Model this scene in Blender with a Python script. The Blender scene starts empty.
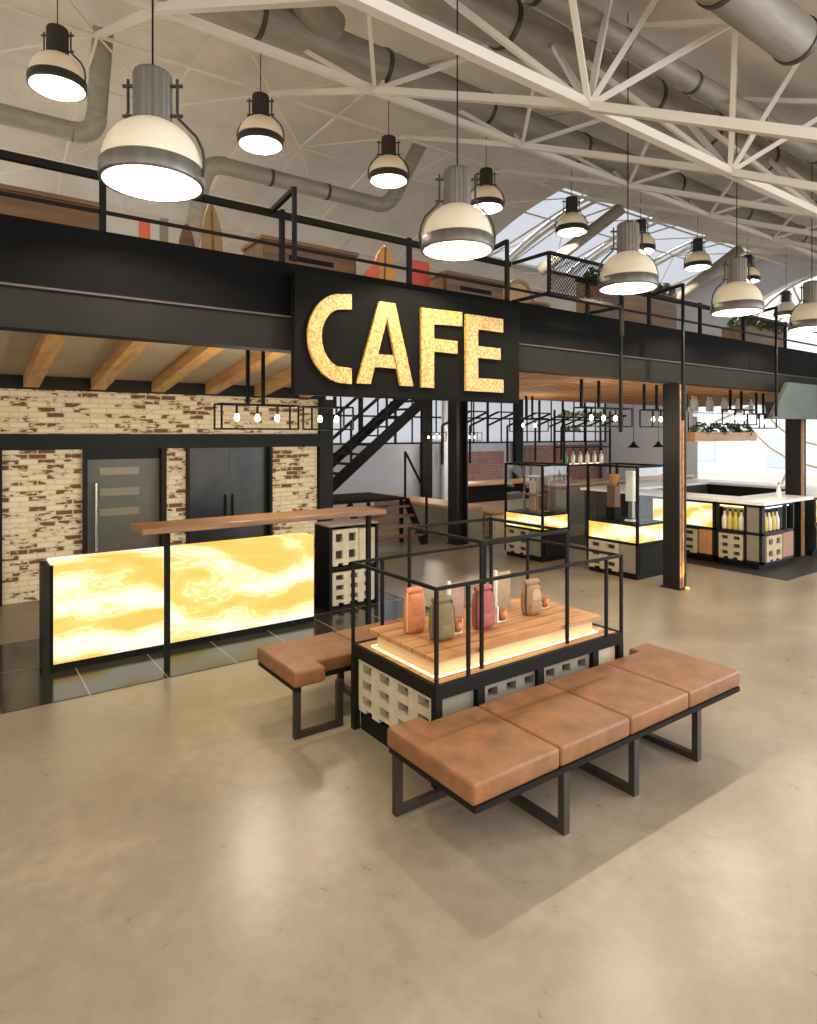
import bpy, math, random
from mathutils import Vector
random.seed(7)
SC = bpy.context.scene
COL = SC.collection
PI = math.pi
sin, cos = math.sin, math.cos

# ------------------------------------------------------------------ materials
def _n(nt, t, **k):
    n = nt.nodes.new(t)
    for a, v in k.items(): setattr(n, a, v)
    return n

def lin(c):
    return tuple((x/255/12.92 if x <= 10 else ((x/255+.055)/1.055)**2.4) for x in c) + (1,)

def mat(name, col, rough=.5, metal=0., noise=None, bump=None, spec=.5, stretch=None, col2=None, coat=0, trans=0):
    """col is sRGB 0-255; noise=(scale, amount) mottles it; col2 = second colour of the mottle"""
    m = bpy.data.materials.new(name); m.use_nodes = True
    nt = m.node_tree; p = nt.nodes['Principled BSDF']
    p.inputs['Base Color'].default_value = lin(col)
    p.inputs['Roughness'].default_value = rough
    p.inputs['Metallic'].default_value = metal
    p.inputs['Specular IOR Level'].default_value = spec
    p.inputs['Coat Weight'].default_value = coat
    p.inputs['Coat Roughness'].default_value = .12
    tc = None
    if noise or bump:
        tc = _n(nt, 'ShaderNodeTexCoord')
        src = tc.outputs['Object']
        if stretch:
            mp = _n(nt, 'ShaderNodeMapping'); mp.inputs['Scale'].default_value = stretch
            nt.links.new(src, mp.inputs[0]); src = mp.outputs[0]
    if noise:
        nz = _n(nt, 'ShaderNodeTexNoise'); nz.inputs['Scale'].default_value = noise[0]
        nz.inputs['Detail'].default_value = 6; nz.inputs['Roughness'].default_value = .6
        nt.links.new(src, nz.inputs[0])
        cr = _n(nt, 'ShaderNodeValToRGB')
        c = lin(col); a = noise[1]
        if col2: lo, hi = lin(col2), c
        else:
            lo = tuple(max(0, x*(1-a)) for x in c[:3]) + (1,); hi = tuple(min(1, x*(1+a)) for x in c[:3]) + (1,)
        cr.color_ramp.elements[0].position = .3; cr.color_ramp.elements[0].color = lo
        cr.color_ramp.elements[1].position = .7; cr.color_ramp.elements[1].color = hi
        nt.links.new(nz.outputs[0], cr.inputs[0]); nt.links.new(cr.outputs[0], p.inputs['Base Color'])
    if bump:
        nb = _n(nt, 'ShaderNodeTexNoise'); nb.inputs['Scale'].default_value = bump[0]; nb.inputs['Detail'].default_value = 4
        nt.links.new(src, nb.inputs[0])
        b = _n(nt, 'ShaderNodeBump'); b.inputs['Strength'].default_value = bump[1]; b.inputs['Distance'].default_value = .01
        nt.links.new(nb.outputs[0], b.inputs['Height']); nt.links.new(b.outputs[0], p.inputs['Normal'])
    return m

def emit(name, col, strength):
    m = bpy.data.materials.new(name); m.use_nodes = True
    p = m.node_tree.nodes['Principled BSDF']
    p.inputs['Base Color'].default_value = lin(col)
    p.inputs['Emission Color'].default_value = lin(col); p.inputs['Emission Strength'].default_value = strength
    return m

def onyx(name, scale, strength, seed):
    """backlit onyx slab: swirled amber and cream"""
    m = bpy.data.materials.new(name); m.use_nodes = True
    nt = m.node_tree; p = nt.nodes['Principled BSDF']
    tc = _n(nt, 'ShaderNodeTexCoord'); mp = _n(nt, 'ShaderNodeMapping')
    mp.inputs['Location'].default_value = (seed, seed*.7, seed*1.3); mp.inputs['Scale'].default_value = (.62, .62, 1.3)
    mp.inputs['Rotation'].default_value = (0, .35, 0)
    nt.links.new(tc.outputs['Object'], mp.inputs[0])
    n1 = _n(nt, 'ShaderNodeTexNoise'); n1.inputs['Scale'].default_value = scale; n1.inputs['Detail'].default_value = 7
    n1.inputs['Roughness'].default_value = .53; n1.inputs['Distortion'].default_value = 2.4
    nt.links.new(mp.outputs[0], n1.inputs[0])
    cr = _n(nt, 'ShaderNodeValToRGB'); e = cr.color_ramp.elements
    e[0].position = .32; e[0].color = lin((240, 184, 58)); e[1].position = .70; e[1].color = lin((255, 253, 236))
    for pos, c in ((.41, (246, 206, 96)), (.445, (255, 240, 176)), (.47, (247, 212, 106)), (.52, (255, 250, 214)), (.56, (253, 236, 158)), (.60, (255, 252, 228))):
        q = cr.color_ramp.elements.new(pos); q.color = lin(c)
    nt.links.new(n1.outputs[0], cr.inputs[0])
    wv = _n(nt, 'ShaderNodeTexWave', wave_type='BANDS', bands_direction='DIAGONAL'); wv.inputs['Scale'].default_value = .75*scale
    wv.inputs['Distortion'].default_value = 9; wv.inputs['Detail'].default_value = 3; wv.inputs['Detail Scale'].default_value = 1.0; wv.inputs['Detail Roughness'].default_value = .55
    nt.links.new(mp.outputs[0], wv.inputs[0])
    mw = _n(nt, 'ShaderNodeMath', operation='MULTIPLY_ADD'); mw.inputs[1].default_value = .30; 
    ms = _n(nt, 'ShaderNodeMath', operation='MULTIPLY_ADD'); ms.inputs[1].default_value = .85; ms.inputs[2].default_value = -.105
    nt.links.new(n1.outputs[0], ms.inputs[0]); nt.links.new(wv.outputs['Fac'], mw.inputs[0]); nt.links.new(ms.outputs[0], mw.inputs[2])
    nt.links.new(mw.outputs[0], cr.inputs[0])
    nt.links.new(cr.outputs[0], p.inputs['Emission Color']); p.inputs['Emission Strength'].default_value = strength
    p.inputs['Base Color'].default_value = (.25, .2, .1, 1); p.inputs['Roughness'].default_value = .3
    return m

def wood(name, c1, c2, axis='x', scale=3., rough=.5, planks=None, jw=.004):
    """grain stretched along axis; planks = (axis index, pitch) draws dark joints"""
    m = bpy.data.materials.new(name); m.use_nodes = True
    nt = m.node_tree; p = nt.nodes['Principled BSDF']; p.inputs['Roughness'].default_value = rough
    tc = _n(nt, 'ShaderNodeTexCoord'); mp = _n(nt, 'ShaderNodeMapping')
    s = [scale*6]*3; s['xyz'.index(axis)] = scale*.5
    mp.inputs['Scale'].default_value = s
    nt.links.new(tc.outputs['Object'], mp.inputs[0])
    nz = _n(nt, 'ShaderNodeTexNoise'); nz.inputs['Scale'].default_value = 1; nz.inputs['Detail'].default_value = 6
    nz.inputs['Distortion'].default_value = .8
    nt.links.new(mp.outputs[0], nz.inputs[0])
    cr = _n(nt, 'ShaderNodeValToRGB'); cr.color_ramp.elements[0].position = .32; cr.color_ramp.elements[1].position = .68
    cr.color_ramp.elements[0].color = lin(c2); cr.color_ramp.elements[1].color = lin(c1)
    nt.links.new(nz.outputs[0], cr.inputs[0]); out = cr.outputs[0]
    if planks:
        sp = _n(nt, 'ShaderNodeSeparateXYZ'); nt.links.new(tc.outputs['Object'], sp.inputs[0])
        md = _n(nt, 'ShaderNodeMath', operation='PINGPONG'); md.inputs[1].default_value = planks[1]/2
        nt.links.new(sp.outputs[planks[0]], md.inputs[0])
        lt = _n(nt, 'ShaderNodeMath', operation='LESS_THAN'); lt.inputs[1].default_value = jw
        nt.links.new(md.outputs[0], lt.inputs[0])
        mx = _n(nt, 'ShaderNodeMix', data_type='RGBA'); mx.inputs[7].default_value = lin(tuple(x*.35 for x in c2))
        nt.links.new(lt.outputs[0], mx.inputs[0]); nt.links.new(out, mx.inputs[6]); out = mx.outputs[2]
    nt.links.new(out, p.inputs['Base Color'])
    return m

def brick(name, c1, c2, cdark, mortar, thr=.70, axes='xz', bw=.2, bh=.066, bsel=.34):
    m = bpy.data.materials.new(name); m.use_nodes = True
    nt = m.node_tree; p = nt.nodes['Principled BSDF']; p.inputs['Roughness'].default_value = .9
    tc = _n(nt, 'ShaderNodeTexCoord'); sp = _n(nt, 'ShaderNodeSeparateXYZ'); cb = _n(nt, 'ShaderNodeCombineXYZ')
    nt.links.new(tc.outputs['Object'], sp.inputs[0])
    nt.links.new(sp.outputs['xyz'.index(axes[0])], cb.inputs[0]); nt.links.new(sp.outputs['xyz'.index(axes[1])], cb.inputs[1])
    def bt(a, b, mo):
        t = _n(nt, 'ShaderNodeTexBrick'); t.inputs['Scale'].default_value = 1
        t.inputs['Brick Width'].default_value = bw; t.inputs['Row Height'].default_value = bh
        t.inputs['Mortar Size'].default_value = .008; t.inputs['Mortar Smooth'].default_value = .3
        t.inputs['Color1'].default_value = a; t.inputs['Color2'].default_value = b; t.inputs['Mortar'].default_value = mo
        nt.links.new(cb.outputs[0], t.inputs[0]); return t
    b1 = bt(lin(c1), lin(c2), lin(mortar))
    b2 = bt((0, 0, 0, 1), (1, 1, 1, 1), (.0, .0, .0, 1))
    nz = _n(nt, 'ShaderNodeTexNoise'); nz.inputs['Scale'].default_value = 1.6; nz.inputs['Detail'].default_value = 3
    nt.links.new(cb.outputs[0], nz.inputs[0])
    nz2 = _n(nt, 'ShaderNodeTexNoise'); nz2.inputs['Scale'].default_value = 20; nz2.inputs['Detail'].default_value = 3
    nt.links.new(cb.outputs[0], nz2.inputs[0])
    mpp = _n(nt, 'ShaderNodeMapping'); mpp.inputs['Scale'].default_value = (.42, 1, 1)
    nt.links.new(cb.outputs[0], mpp.inputs[0]); nt.links.new(mpp.outputs[0], nz2.inputs[0])
    ad = _n(nt, 'ShaderNodeMath', operation='MULTIPLY_ADD'); ad.inputs[1].default_value = bsel
    hf = _n(nt, 'ShaderNodeMath', operation='MULTIPLY'); hf.inputs[1].default_value = .6
    nt.links.new(nz.outputs[0], hf.inputs[0])
    nt.links.new(b2.outputs[0], ad.inputs[0]); nt.links.new(hf.outputs[0], ad.inputs[2])
    ad2 = _n(nt, 'ShaderNodeMath', operation='MULTIPLY_ADD'); ad2.inputs[1].default_value = .85
    nt.links.new(nz2.outputs[0], ad2.inputs[0]); nt.links.new(ad.outputs[0], ad2.inputs[2])
    cr = _n(nt, 'ShaderNodeValToRGB'); cr.color_ramp.elements[0].position = thr/1.5+.27; cr.color_ramp.elements[1].position = thr/1.5+.32
    dv = _n(nt, 'ShaderNodeMath', operation='DIVIDE'); dv.inputs[1].default_value = 1.5
    nt.links.new(ad2.outputs[0], dv.inputs[0]); nt.links.new(dv.outputs[0], cr.inputs[0])
    mx = _n(nt, 'ShaderNodeMix', data_type='RGBA'); mx.inputs[7].default_value = lin(cdark)
    nt.links.new(cr.outputs[0], mx.inputs[0]); nt.links.new(b1.outputs[0], mx.inputs[6])
    nt.links.new(mx.outputs[2], p.inputs['Base Color'])
    bp = _n(nt, 'ShaderNodeBump'); bp.inputs['Strength'].default_value = .5; bp.inputs['Distance'].default_value = .01
    bp.invert = True
    nt.links.new(b1.outputs[1], bp.inputs['Height']); nt.links.new(bp.outputs[0], p.inputs['Normal'])
    return m

def concrete_floor():
    m = bpy.data.materials.new('polished_concrete'); m.use_nodes = True
    nt = m.node_tree; p = nt.nodes['Principled BSDF']
    tc = _n(nt, 'ShaderNodeTexCoord')
    def nz(s, d, r, dist=0):
        n = _n(nt, 'ShaderNodeTexNoise'); n.inputs['Scale'].default_value = s; n.inputs['Detail'].default_value = d
        n.inputs['Roughness'].default_value = r; n.inputs['Distortion'].default_value = dist
        nt.links.new(tc.outputs['Object'], n.inputs[0]); return n
    a, b = nz(.8, 6, .58, .3), nz(9, 8, .68, .1)
    ad = _n(nt, 'ShaderNodeMath', operation='MULTIPLY_ADD'); ad.inputs[1].default_value = .55
    nt.links.new(b.outputs[0], ad.inputs[0]); nt.links.new(a.outputs[0], ad.inputs[2])
    cr = _n(nt, 'ShaderNodeValToRGB'); e = cr.color_ramp.elements
    e[0].position = .46; e[0].color = lin(FLOOR[0]); e[1].position = 1.05 if False else 1.0; e[1].color = lin(FLOOR[2])
    q = e.new(.78); q.color = lin(FLOOR[1])
    nt.links.new(ad.outputs[0], cr.inputs[0])
    nt.links.new(cr.outputs[0], p.inputs['Base Color'])
    rr = _n(nt, 'ShaderNodeMapRange'); rr.inputs[3].default_value = .2; rr.inputs[4].default_value = .42
    nt.links.new(b.outputs[0], rr.inputs[0]); nt.links.new(rr.outputs[0], p.inputs['Roughness'])
    p.inputs['Specular IOR Level'].default_value = .5
    return m
FLOOR = ((118, 105, 88), (137, 123, 103), (155, 140, 119))

def tile_mat():
    m = bpy.data.materials.new('dark_stone_tile'); m.use_nodes = True
    nt = m.node_tree; p = nt.nodes['Principled BSDF']; p.inputs['Roughness'].default_value = .14; p.inputs['Specular IOR Level'].default_value = .35
    tc = _n(nt, 'ShaderNodeTexCoord')
    mp = _n(nt, 'ShaderNodeMapping'); mp.inputs['Location'].default_value = (-.305, -.5, 0)
    nt.links.new(tc.outputs['Object'], mp.inputs[0])
    b = _n(nt, 'ShaderNodeTexBrick'); b.offset = 0; b.inputs['Scale'].default_value = 1
    b.inputs['Brick Width'].default_value = .61; b.inputs['Row Height'].default_value = 1.22; b.inputs['Mortar Size'].default_value = .006
    b.inputs['Color1'].default_value = lin((58, 54, 46)); b.inputs['Color2'].default_value = lin((50, 47, 40)); b.inputs['Mortar'].default_value = lin((150, 138, 112))
    nt.links.new(mp.outputs[0], b.inputs[0])
    nz = _n(nt, 'ShaderNodeTexNoise'); nz.inputs['Scale'].default_value = 5; nz.inputs['Detail'].default_value = 6
    nt.links.new(tc.outputs['Object'], nz.inputs[0])
    mx = _n(nt, 'ShaderNodeMix', data_type='RGBA', blend_type='MULTIPLY'); mx.inputs[0].default_value = .5
    nt.links.new(b.outputs[0], mx.inputs[6]); nt.links.new(nz.outputs[0], mx.inputs[7])
    nt.links.new(mx.outputs[2], p.inputs['Base Color'])
    return m

def glass_mat():
    m = bpy.data.materials.new('clear_glass'); m.use_nodes = True
    nt = m.node_tree; nt.nodes.remove(nt.nodes['Principled BSDF'])
    o = nt.nodes['Material Output']
    t = _n(nt, 'ShaderNodeBsdfTransparent'); g = _n(nt, 'ShaderNodeBsdfGlossy'); g.inputs['Roughness'].default_value = .03
    t.inputs[0].default_value = (.94, .96, .95, 1)
    lw = _n(nt, 'ShaderNodeLayerWeight'); pw = _n(nt, 'ShaderNodeMath', operation='POWER'); pw.inputs[1].default_value = 4
    nt.links.new(lw.outputs['Facing'], pw.inputs[0])
    f = _n(nt, 'ShaderNodeMath', operation='MULTIPLY_ADD'); f.inputs[1].default_value = .5; f.inputs[2].default_value = .03
    nt.links.new(pw.outputs[0], f.inputs[0])
    mx = _n(nt, 'ShaderNodeMixShader')
    nt.links.new(f.outputs[0], mx.inputs[0]); nt.links.new(t.outputs[0], mx.inputs[1]); nt.links.new(g.outputs[0], mx.inputs[2])
    nt.links.new(mx.outputs[0], o.inputs[0])
    return m

def dome_mat():
    m = bpy.data.materials.new('opal_dome'); m.use_nodes = True
    nt = m.node_tree; nt.nodes.remove(nt.nodes['Principled BSDF'])
    o = nt.nodes['Material Output']
    d = _n(nt, 'ShaderNodeBsdfDiffuse'); d.inputs[0].default_value = lin((214, 206, 188))
    t = _n(nt, 'ShaderNodeBsdfTranslucent'); t.inputs[0].default_value = lin((232, 220, 196))
    mx = _n(nt, 'ShaderNodeMixShader'); mx.inputs[0].default_value = .06
    nt.links.new(d.outputs[0], mx.inputs[1]); nt.links.new(t.outputs[0], mx.inputs[2]); nt.links.new(mx.outputs[0], o.inputs[0])
    return m

M = {}
M['floor'] = concrete_floor()
M['tile'] = tile_mat()
M['glass'] = glass_mat()
def sheet_mat(name, c, mixd=0.):
    m = bpy.data.materials.new(name); m.use_nodes = True
    nt = m.node_tree; nt.nodes.remove(nt.nodes['Principled BSDF']); o = nt.nodes['Material Output']
    t = _n(nt, 'ShaderNodeBsdfTranslucent'); t.inputs[0].default_value = c
    d = _n(nt, 'ShaderNodeBsdfDiffuse'); d.inputs[0].default_value = c
    mx = _n(nt, 'ShaderNodeMixShader'); mx.inputs[0].default_value = mixd
    nt.links.new(t.outputs[0], mx.inputs[1]); nt.links.new(d.outputs[0], mx.inputs[2]); nt.links.new(mx.outputs[0], o.inputs[0]); return m
M['sheet'] = sheet_mat('added_daylight_sheet', (.215, .225, .25, 1))
M['frosted'] = sheet_mat('frosted_bottle', (.85, .84, .8, 1), .45)
M['wsheet'] = sheet_mat('obscured_blue_glass', (.22, .225, .25, 1))
M['dome'] = dome_mat()
M['brick'] = brick('whitewashed_brick', (238, 222, 186), (222, 202, 160), (116, 80, 54), (214, 194, 154), .515)
M['redbrick'] = brick('red_brick', (124, 84, 74), (104, 70, 64), (74, 50, 50), (140, 120, 114), .7)
M['steel'] = mat('dark_steel', (28, 27, 25), .55, 0, (3, .25), spec=.2)
M['steel_grey'] = mat('grey_olive_steel', (28, 27, 23), .85, 0, (2.5, .2), spec=.14)
M['fascia'] = mat('black_brown_steel', (13, 12, 11), .9, 0, (1.5, .3), spec=.1)
M['lip'] = mat('worn_edge', (70, 62, 53), .8, spec=.2)
M['black'] = mat('black_metal', (17, 16, 15), .7, spec=.15)
M['rail'] = mat('rail_black', (21, 19, 16), .7, spec=.15)
M['board'] = mat('sign_board', (15, 14, 11), .9, 0, (2, .25), spec=.1)
M['truss'] = mat('white_painted_steel', (212, 206, 196), .65)
M['rod'] = mat('white_rod', (222, 212, 196), .6)
M['roof'] = mat('stained_roof_lining', (232, 227, 216), .95, 0, (.5, .16), col2=(198, 191, 182))
M['ceil'] = mat('grey_ceiling_board', (182, 170, 144), .9, 0, (2, .12))
M['joist'] = wood('joist_timber', (222, 176, 112), (186, 136, 80), 'y', 2.2, .55)
M['slat'] = wood('slat_timber', (196, 142, 84), (140, 92, 50), 'y', 2, .8, (0, .2), .014)
M['oak'] = wood('oak_top', (196, 146, 92), (156, 108, 62), 'x', 2.5, .45)
M['oakp'] = wood('oak_planks', (194, 144, 90), (156, 106, 60), 'x', 2.6, .45, (1, .13))
M['walnut'] = wood('ledge_wood', (140, 98, 60), (94, 62, 36), 'x', 3, .4)
M['mezzwood'] = wood('cabinet_wood', (120, 86, 48), (86, 60, 32), 'x', 2, .6)
M['leather'] = mat('tan_leather', (138, 92, 54), .5, 0, (6, .3), (60, .25), .35, col2=(104, 69, 40))
M['duct'] = mat('galvanised_duct', (146, 140, 128), .6, .2, (2.5, .18), stretch=(1, 5, 5))
M['clamp'] = mat('duct_clamp', (70, 66, 60), .5, .5)
M['lamp_metal'] = mat('lamp_grey_metal', (112, 108, 102), .4, .5, (9, .25), stretch=(1, 1, .1))
M['lamp_dark'] = mat('lamp_dark_metal', (64, 62, 60), .45, .5)
M['block'] = mat('grey_block', (176, 162, 134), .9, 0, (14, .14), (50, .3))
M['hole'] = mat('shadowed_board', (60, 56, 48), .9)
M['panel_grey'] = mat('grey_panel', (124, 116, 98), .8, 0, (6, .12))
M['panel_orange'] = mat('orange_panel', (186, 128, 78), .7, 0, (6, .1))
M['panel_pink'] = mat('pinkish_panel', (150, 110, 92), .7, 0, (6, .1))
M['white'] = mat('white_top', (236, 230, 220), .35)
M['white_paint'] = mat('white_enamel', (226, 220, 208), .5)
M['doorgrey'] = mat('door_grey', (92, 88, 76), .45, 0, (2, .12))
M['doorslot'] = mat('door_glass_slot', (136, 122, 98), .3)
M['blackglass'] = mat('dark_steel_sheet', (56, 56, 56), .28, .6, (3, .3))
M['chrome'] = mat('chrome', (190, 188, 180), .25, .9)
M['backwall'] = mat('blue_grey_wall', (150, 152, 162), .85, 0, (.8, .12))
M['endwall'] = mat('grey_end_wall', (196, 196, 200), .9, 0, (1, .08))
M['bag_orange'] = mat('orange_canvas', (188, 114, 72), .75, 0, (20, .2))
M['bag_olive'] = mat('olive_canvas', (112, 96, 58), .8, 0, (20, .2))
M['bag_red'] = mat('red_canvas', (146, 76, 70), .75, 0, (20, .2))
M['bag_tan'] = mat('tan_canvas', (148, 116, 80), .8, 0, (20, .2))
M['strap_dark'] = mat('dark_strap', (60, 50, 44), .8)
M['strap_pale'] = mat('pale_strap', (214, 160, 118), .7)
M['swatch_pink'] = mat('pink_swatch', (178, 142, 124), .8, 0, (20, .15))
M['swatch_beige'] = mat('beige_swatch', (176, 150, 116), .8, 0, (20, .15))
M['copper'] = mat('copper_cup', (168, 100, 60), .4, .5)
M['leaf'] = mat('leaf_green', (86, 98, 52), .7, 0, (8, .5))
M['leaf_dark'] = mat('dark_leaf', (60, 74, 44), .7, 0, (8, .5))
M['bottle'] = mat('pale_bottle', (220, 214, 184), .2)
M['bottle_amber'] = mat('yellow_liquid_bottle', (206, 178, 84), .2)
M['bottle_green'] = mat('green_bottle', (70, 140, 70), .2)
M['patina'] = mat('green_grey_sheet', (72, 78, 66), .7, 0, (1.8, .4), col2=(50, 60, 51))
M['surf_tan'] = mat('tan_board', (142, 112, 72), .5)
M['surf_orange'] = mat('amber_board', (196, 140, 66), .5, 0, (3, .25))
M['red'] = mat('red_card', (190, 74, 58), .7)
M['orange'] = mat('orange_red_card', (206, 96, 60), .7)
M['facade'] = mat('pale_facade', (222, 230, 244), .9)
M['facade_glass'] = mat('pale_blue_pane', (198, 210, 232), .3)
M['ground'] = mat('outside_paving', (200, 196, 190), .9)
M['riser'] = mat('cream_riser', (222, 190, 140), .6)
M['onyxA'] = onyx('backlit_onyx_left', 1.15, .84, 3.1)
M['onyxB'] = onyx('backlit_onyx_right', 1.0, .86, 6.4)
M['onyxS'] = onyx('backlit_onyx_small', 1.7, .95, 9.7)
M['bulb'] = emit('lamp_bulb', (255, 240, 214), 9)
M['smallbulb'] = emit('lantern_bulb', (255, 240, 216), 6)
M['led'] = emit('warm_led', (255, 226, 172), 1.3)
M['laptop'] = mat('brown_case', (110, 78, 52), .6)

def letter_mat():
    m = bpy.data.materials.new('lit_gold_letter'); m.use_nodes = True
    nt = m.node_tree; p = nt.nodes['Principled BSDF']; p.inputs['Roughness'].default_value = .5
    tc = _n(nt, 'ShaderNodeTexCoord')
    v = _n(nt, 'ShaderNodeTexVoronoi'); v.inputs['Scale'].default_value = 42
    nt.links.new(tc.outputs['Object'], v.inputs[0])
    cr = _n(nt, 'ShaderNodeValToRGB'); cr.color_ramp.elements[0].color = lin((218, 172, 92)); cr.color_ramp.elements[1].color = lin((150, 106, 46))
    cr.color_ramp.elements[0].position = .1; cr.color_ramp.elements[1].position = .75
    nt.links.new(v.outputs[0], cr.inputs[0])
    nt.links.new(cr.outputs[0], p.inputs['Base Color']); nt.links.new(cr.outputs[0], p.inputs['Emission Color'])
    p.inputs['Emission Strength'].default_value = .22
    return m
M['letter'] = letter_mat()

# ------------------------------------------------------------------ mesh helpers
class MB:
    def __init__(s): s.v, s.f, s.sm = [], [], []
    def add(s, vs, fs, smooth=False):
        b = len(s.v); s.v += [tuple(x) for x in vs]
        s.f += [tuple(b+i for i in f) for f in fs]; s.sm += [smooth]*len(fs); return s
    def box(s, x0, y0, z0, x1, y1, z1):
        return s.add([(x0,y0,z0),(x1,y0,z0),(x1,y1,z0),(x0,y1,z0),(x0,y0,z1),(x1,y0,z1),(x1,y1,z1),(x0,y1,z1)],
                     [(0,3,2,1),(4,5,6,7),(0,1,5,4),(1,2,6,5),(2,3,7,6),(3,0,4,7)])
    def bar(s, p, q, w, h=None, up=(0,0,1)):
        h = h or w; p, q = Vector(p), Vector(q); d = (q-p).normalized(); u = Vector(up)
        if abs(d.dot(u)) > .99: u = Vector((0,1,0))
        a = d.cross(u).normalized()*w/2; b = a.cross(d).normalized()*h/2
        vs = [p-a-b, p+a-b, p+a+b, p-a+b, q-a-b, q+a-b, q+a+b, q-a+b]
        return s.add(vs, [(0,1,2,3),(7,6,5,4),(0,4,5,1),(1,5,6,2),(2,6,7,3),(3,7,4,0)])
    def tube(s, pts, r, n=8, cap=True):
        pts = [Vector(p) for p in pts]; rings = []; ref = None
        for i, p in enumerate(pts):
            d = (pts[min(i+1, len(pts)-1)] - pts[max(i-1, 0)]).normalized()
            if ref is None: ref = Vector((0,0,1)) if abs(d.z) < .9 else Vector((1,0,0))
            a = d.cross(ref).normalized(); b = a.cross(d).normalized(); ref = b
            rr = r[i] if isinstance(r, (list, tuple)) else r
            rings.append([p + a*cos(2*PI*k/n)*rr + b*sin(2*PI*k/n)*rr for k in range(n)])
        vs = [v for g in rings for v in g]; fs = []
        for i in range(len(pts)-1):
            for k in range(n):
                fs.append((i*n+k, (i+1)*n+k, (i+1)*n+(k+1)%n, i*n+(k+1)%n))
        s.add(vs, fs, True)
        if cap: s.add(rings[0], [tuple(range(n))]); s.add(rings[-1], [tuple(reversed(range(n)))])
        return s
    def lathe(s, prof, c=(0,0,0), n=24, smooth=True):
        """prof: (r, z) from bottom to top"""
        vs = [(c[0]+r*cos(2*PI*k/n), c[1]+r*sin(2*PI*k/n), c[2]+z) for r, z in prof for k in range(n)]
        fs = [(i*n+k, i*n+(k+1)%n, (i+1)*n+(k+1)%n, (i+1)*n+k) for i in range(len(prof)-1) for k in range(n)]
        return s.add(vs, fs, smooth)
    def prism(s, poly, origin, ax, ay, az):
        """extrude a 2D polygon (counter-clockwise in ax, ay) along az"""
        o, ax, ay, az = Vector(origin), Vector(ax), Vector(ay), Vector(az); n = len(poly)
        vs = [o+ax*x+ay*y for x, y in poly] + [o+ax*x+ay*y+az for x, y in poly]
        fs = [tuple(range(n)), tuple(reversed(range(n, 2*n)))] + [(i, n+i, n+(i+1)%n, (i+1)%n) for i in range(n)]
        return s.add(vs, fs)
    def blob(s, rings, c, n=16, e=2.6, smooth=True):
        """stack of superellipse rings (z, rx, ry)"""
        vs = []
        for z, rx, ry in rings:
            for k in range(n):
                t = 2*PI*k/n; ct, st = cos(t), sin(t)
                vs.append((c[0]+rx*math.copysign(abs(ct)**(2/e), ct), c[1]+ry*math.copysign(abs(st)**(2/e), st), c[2]+z))
        m = len(rings)
        fs = [(i*n+k, i*n+(k+1)%n, (i+1)*n+(k+1)%n, (i+1)*n+k) for i in range(m-1) for k in range(n)]
        fs += [tuple(reversed(range(n))), tuple(range((m-1)*n, m*n))]
        return s.add(vs, fs, smooth)
    def build(s, name, m, parent=None, bevel=0, seg=2, solid=0):
        off = Vector((0,0,0)); q = parent
        while q is not None: off += q.location; q = q.parent
        me = bpy.data.meshes.new(name)
        me.from_pydata([Vector(v)-off for v in s.v], [], s.f)
        me.polygons.foreach_set('use_smooth', s.sm)
        import bmesh
        bm = bmesh.new(); bm.from_mesh(me); bmesh.ops.recalc_face_normals(bm, faces=bm.faces); bm.to_mesh(me); bm.free()
        me.materials.append(m if not isinstance(m, str) else M[m])
        o = bpy.data.objects.new(name, me); COL.objects.link(o); o.parent = parent
        if bevel:
            b = o.modifiers.new('Bevel', 'BEVEL'); b.width = bevel; b.segments = seg; b.limit_method = 'ANGLE'
        if solid:
            b = o.modifiers.new('Solidify', 'SOLIDIFY'); b.thickness = solid; b.offset = 0
        return o

def thing(name, label, cat, loc=(0,0,0), group=None, kind=None):
    o = bpy.data.objects.new(name, None); COL.objects.link(o); o.location = loc; o.empty_display_size = .1
    return tag(o, label, cat, group, kind)
def tag(o, label, cat, group=None, kind=None):
    o['label'] = label; o['category'] = cat
    if group: o['group'] = group
    if kind: o['kind'] = kind
    return o
def struct(name, mb, m, label, cat, **k):
    return tag(mb.build(name, m, **k), label, cat, None, 'structure')
def copy_tree(o, loc=None, label=None, parent=None):
    c = o.copy(); COL.objects.link(c)
    if parent is not None: c.parent = parent
    if loc is not None: c.location = loc
    if label: c['label'] = label
    for ch in list(o.children): copy_tree(ch, parent=c)
    return c
def point_light(name, loc, power, col, radius, parent=None):
    l = bpy.data.lights.new(name, 'POINT'); l.energy = power; l.color = col; l.shadow_soft_size = radius
    o = bpy.data.objects.new(name, l); COL.objects.link(o)
    off = Vector((0,0,0)); q = parent
    while q is not None: off += q.location; q = q.parent
    o.location = Vector(loc)-off; o.parent = parent; return o

# ------------------------------------------------------------------ camera
cam = bpy.data.cameras.new('camera'); co = bpy.data.objects.new('camera', cam); COL.objects.link(co)
co.location = (0, 0, 2.1); co.rotation_euler = (PI/2, 0, -math.atan2(.5851, .8109))
cam.sensor_fit = 'HORIZONTAL'; cam.sensor_width = 36; cam.lens = 636/817*36; cam.shift_y = -78/817
cam.clip_end = 200
SC.camera = co

# ------------------------------------------------------------------ setting: floor
struct('floor', MB().box(-9, -6, -.1, 27, 16, 0), 'floor', 'polished beige concrete floor of the whole hall', 'floor')
struct('floor_tiles', MB().box(-6, 5.65, 0, 4.7, 7.5, .006), 'tile', 'dark glossy stone tile strip under the glowing counter', 'floor')
struct('floor_mat', MB().box(9.72, 4.2, 0, 15, 8.6, .008), mat('charcoal_floor', (44, 42, 38), .5, 0, (4, .2)), 'charcoal floor strip around the island bar at right', 'floor')

SPANS = [(10.8,11.9),(12.05,14.35),(14.5,16.8),(16.95,19.6)]
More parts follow.
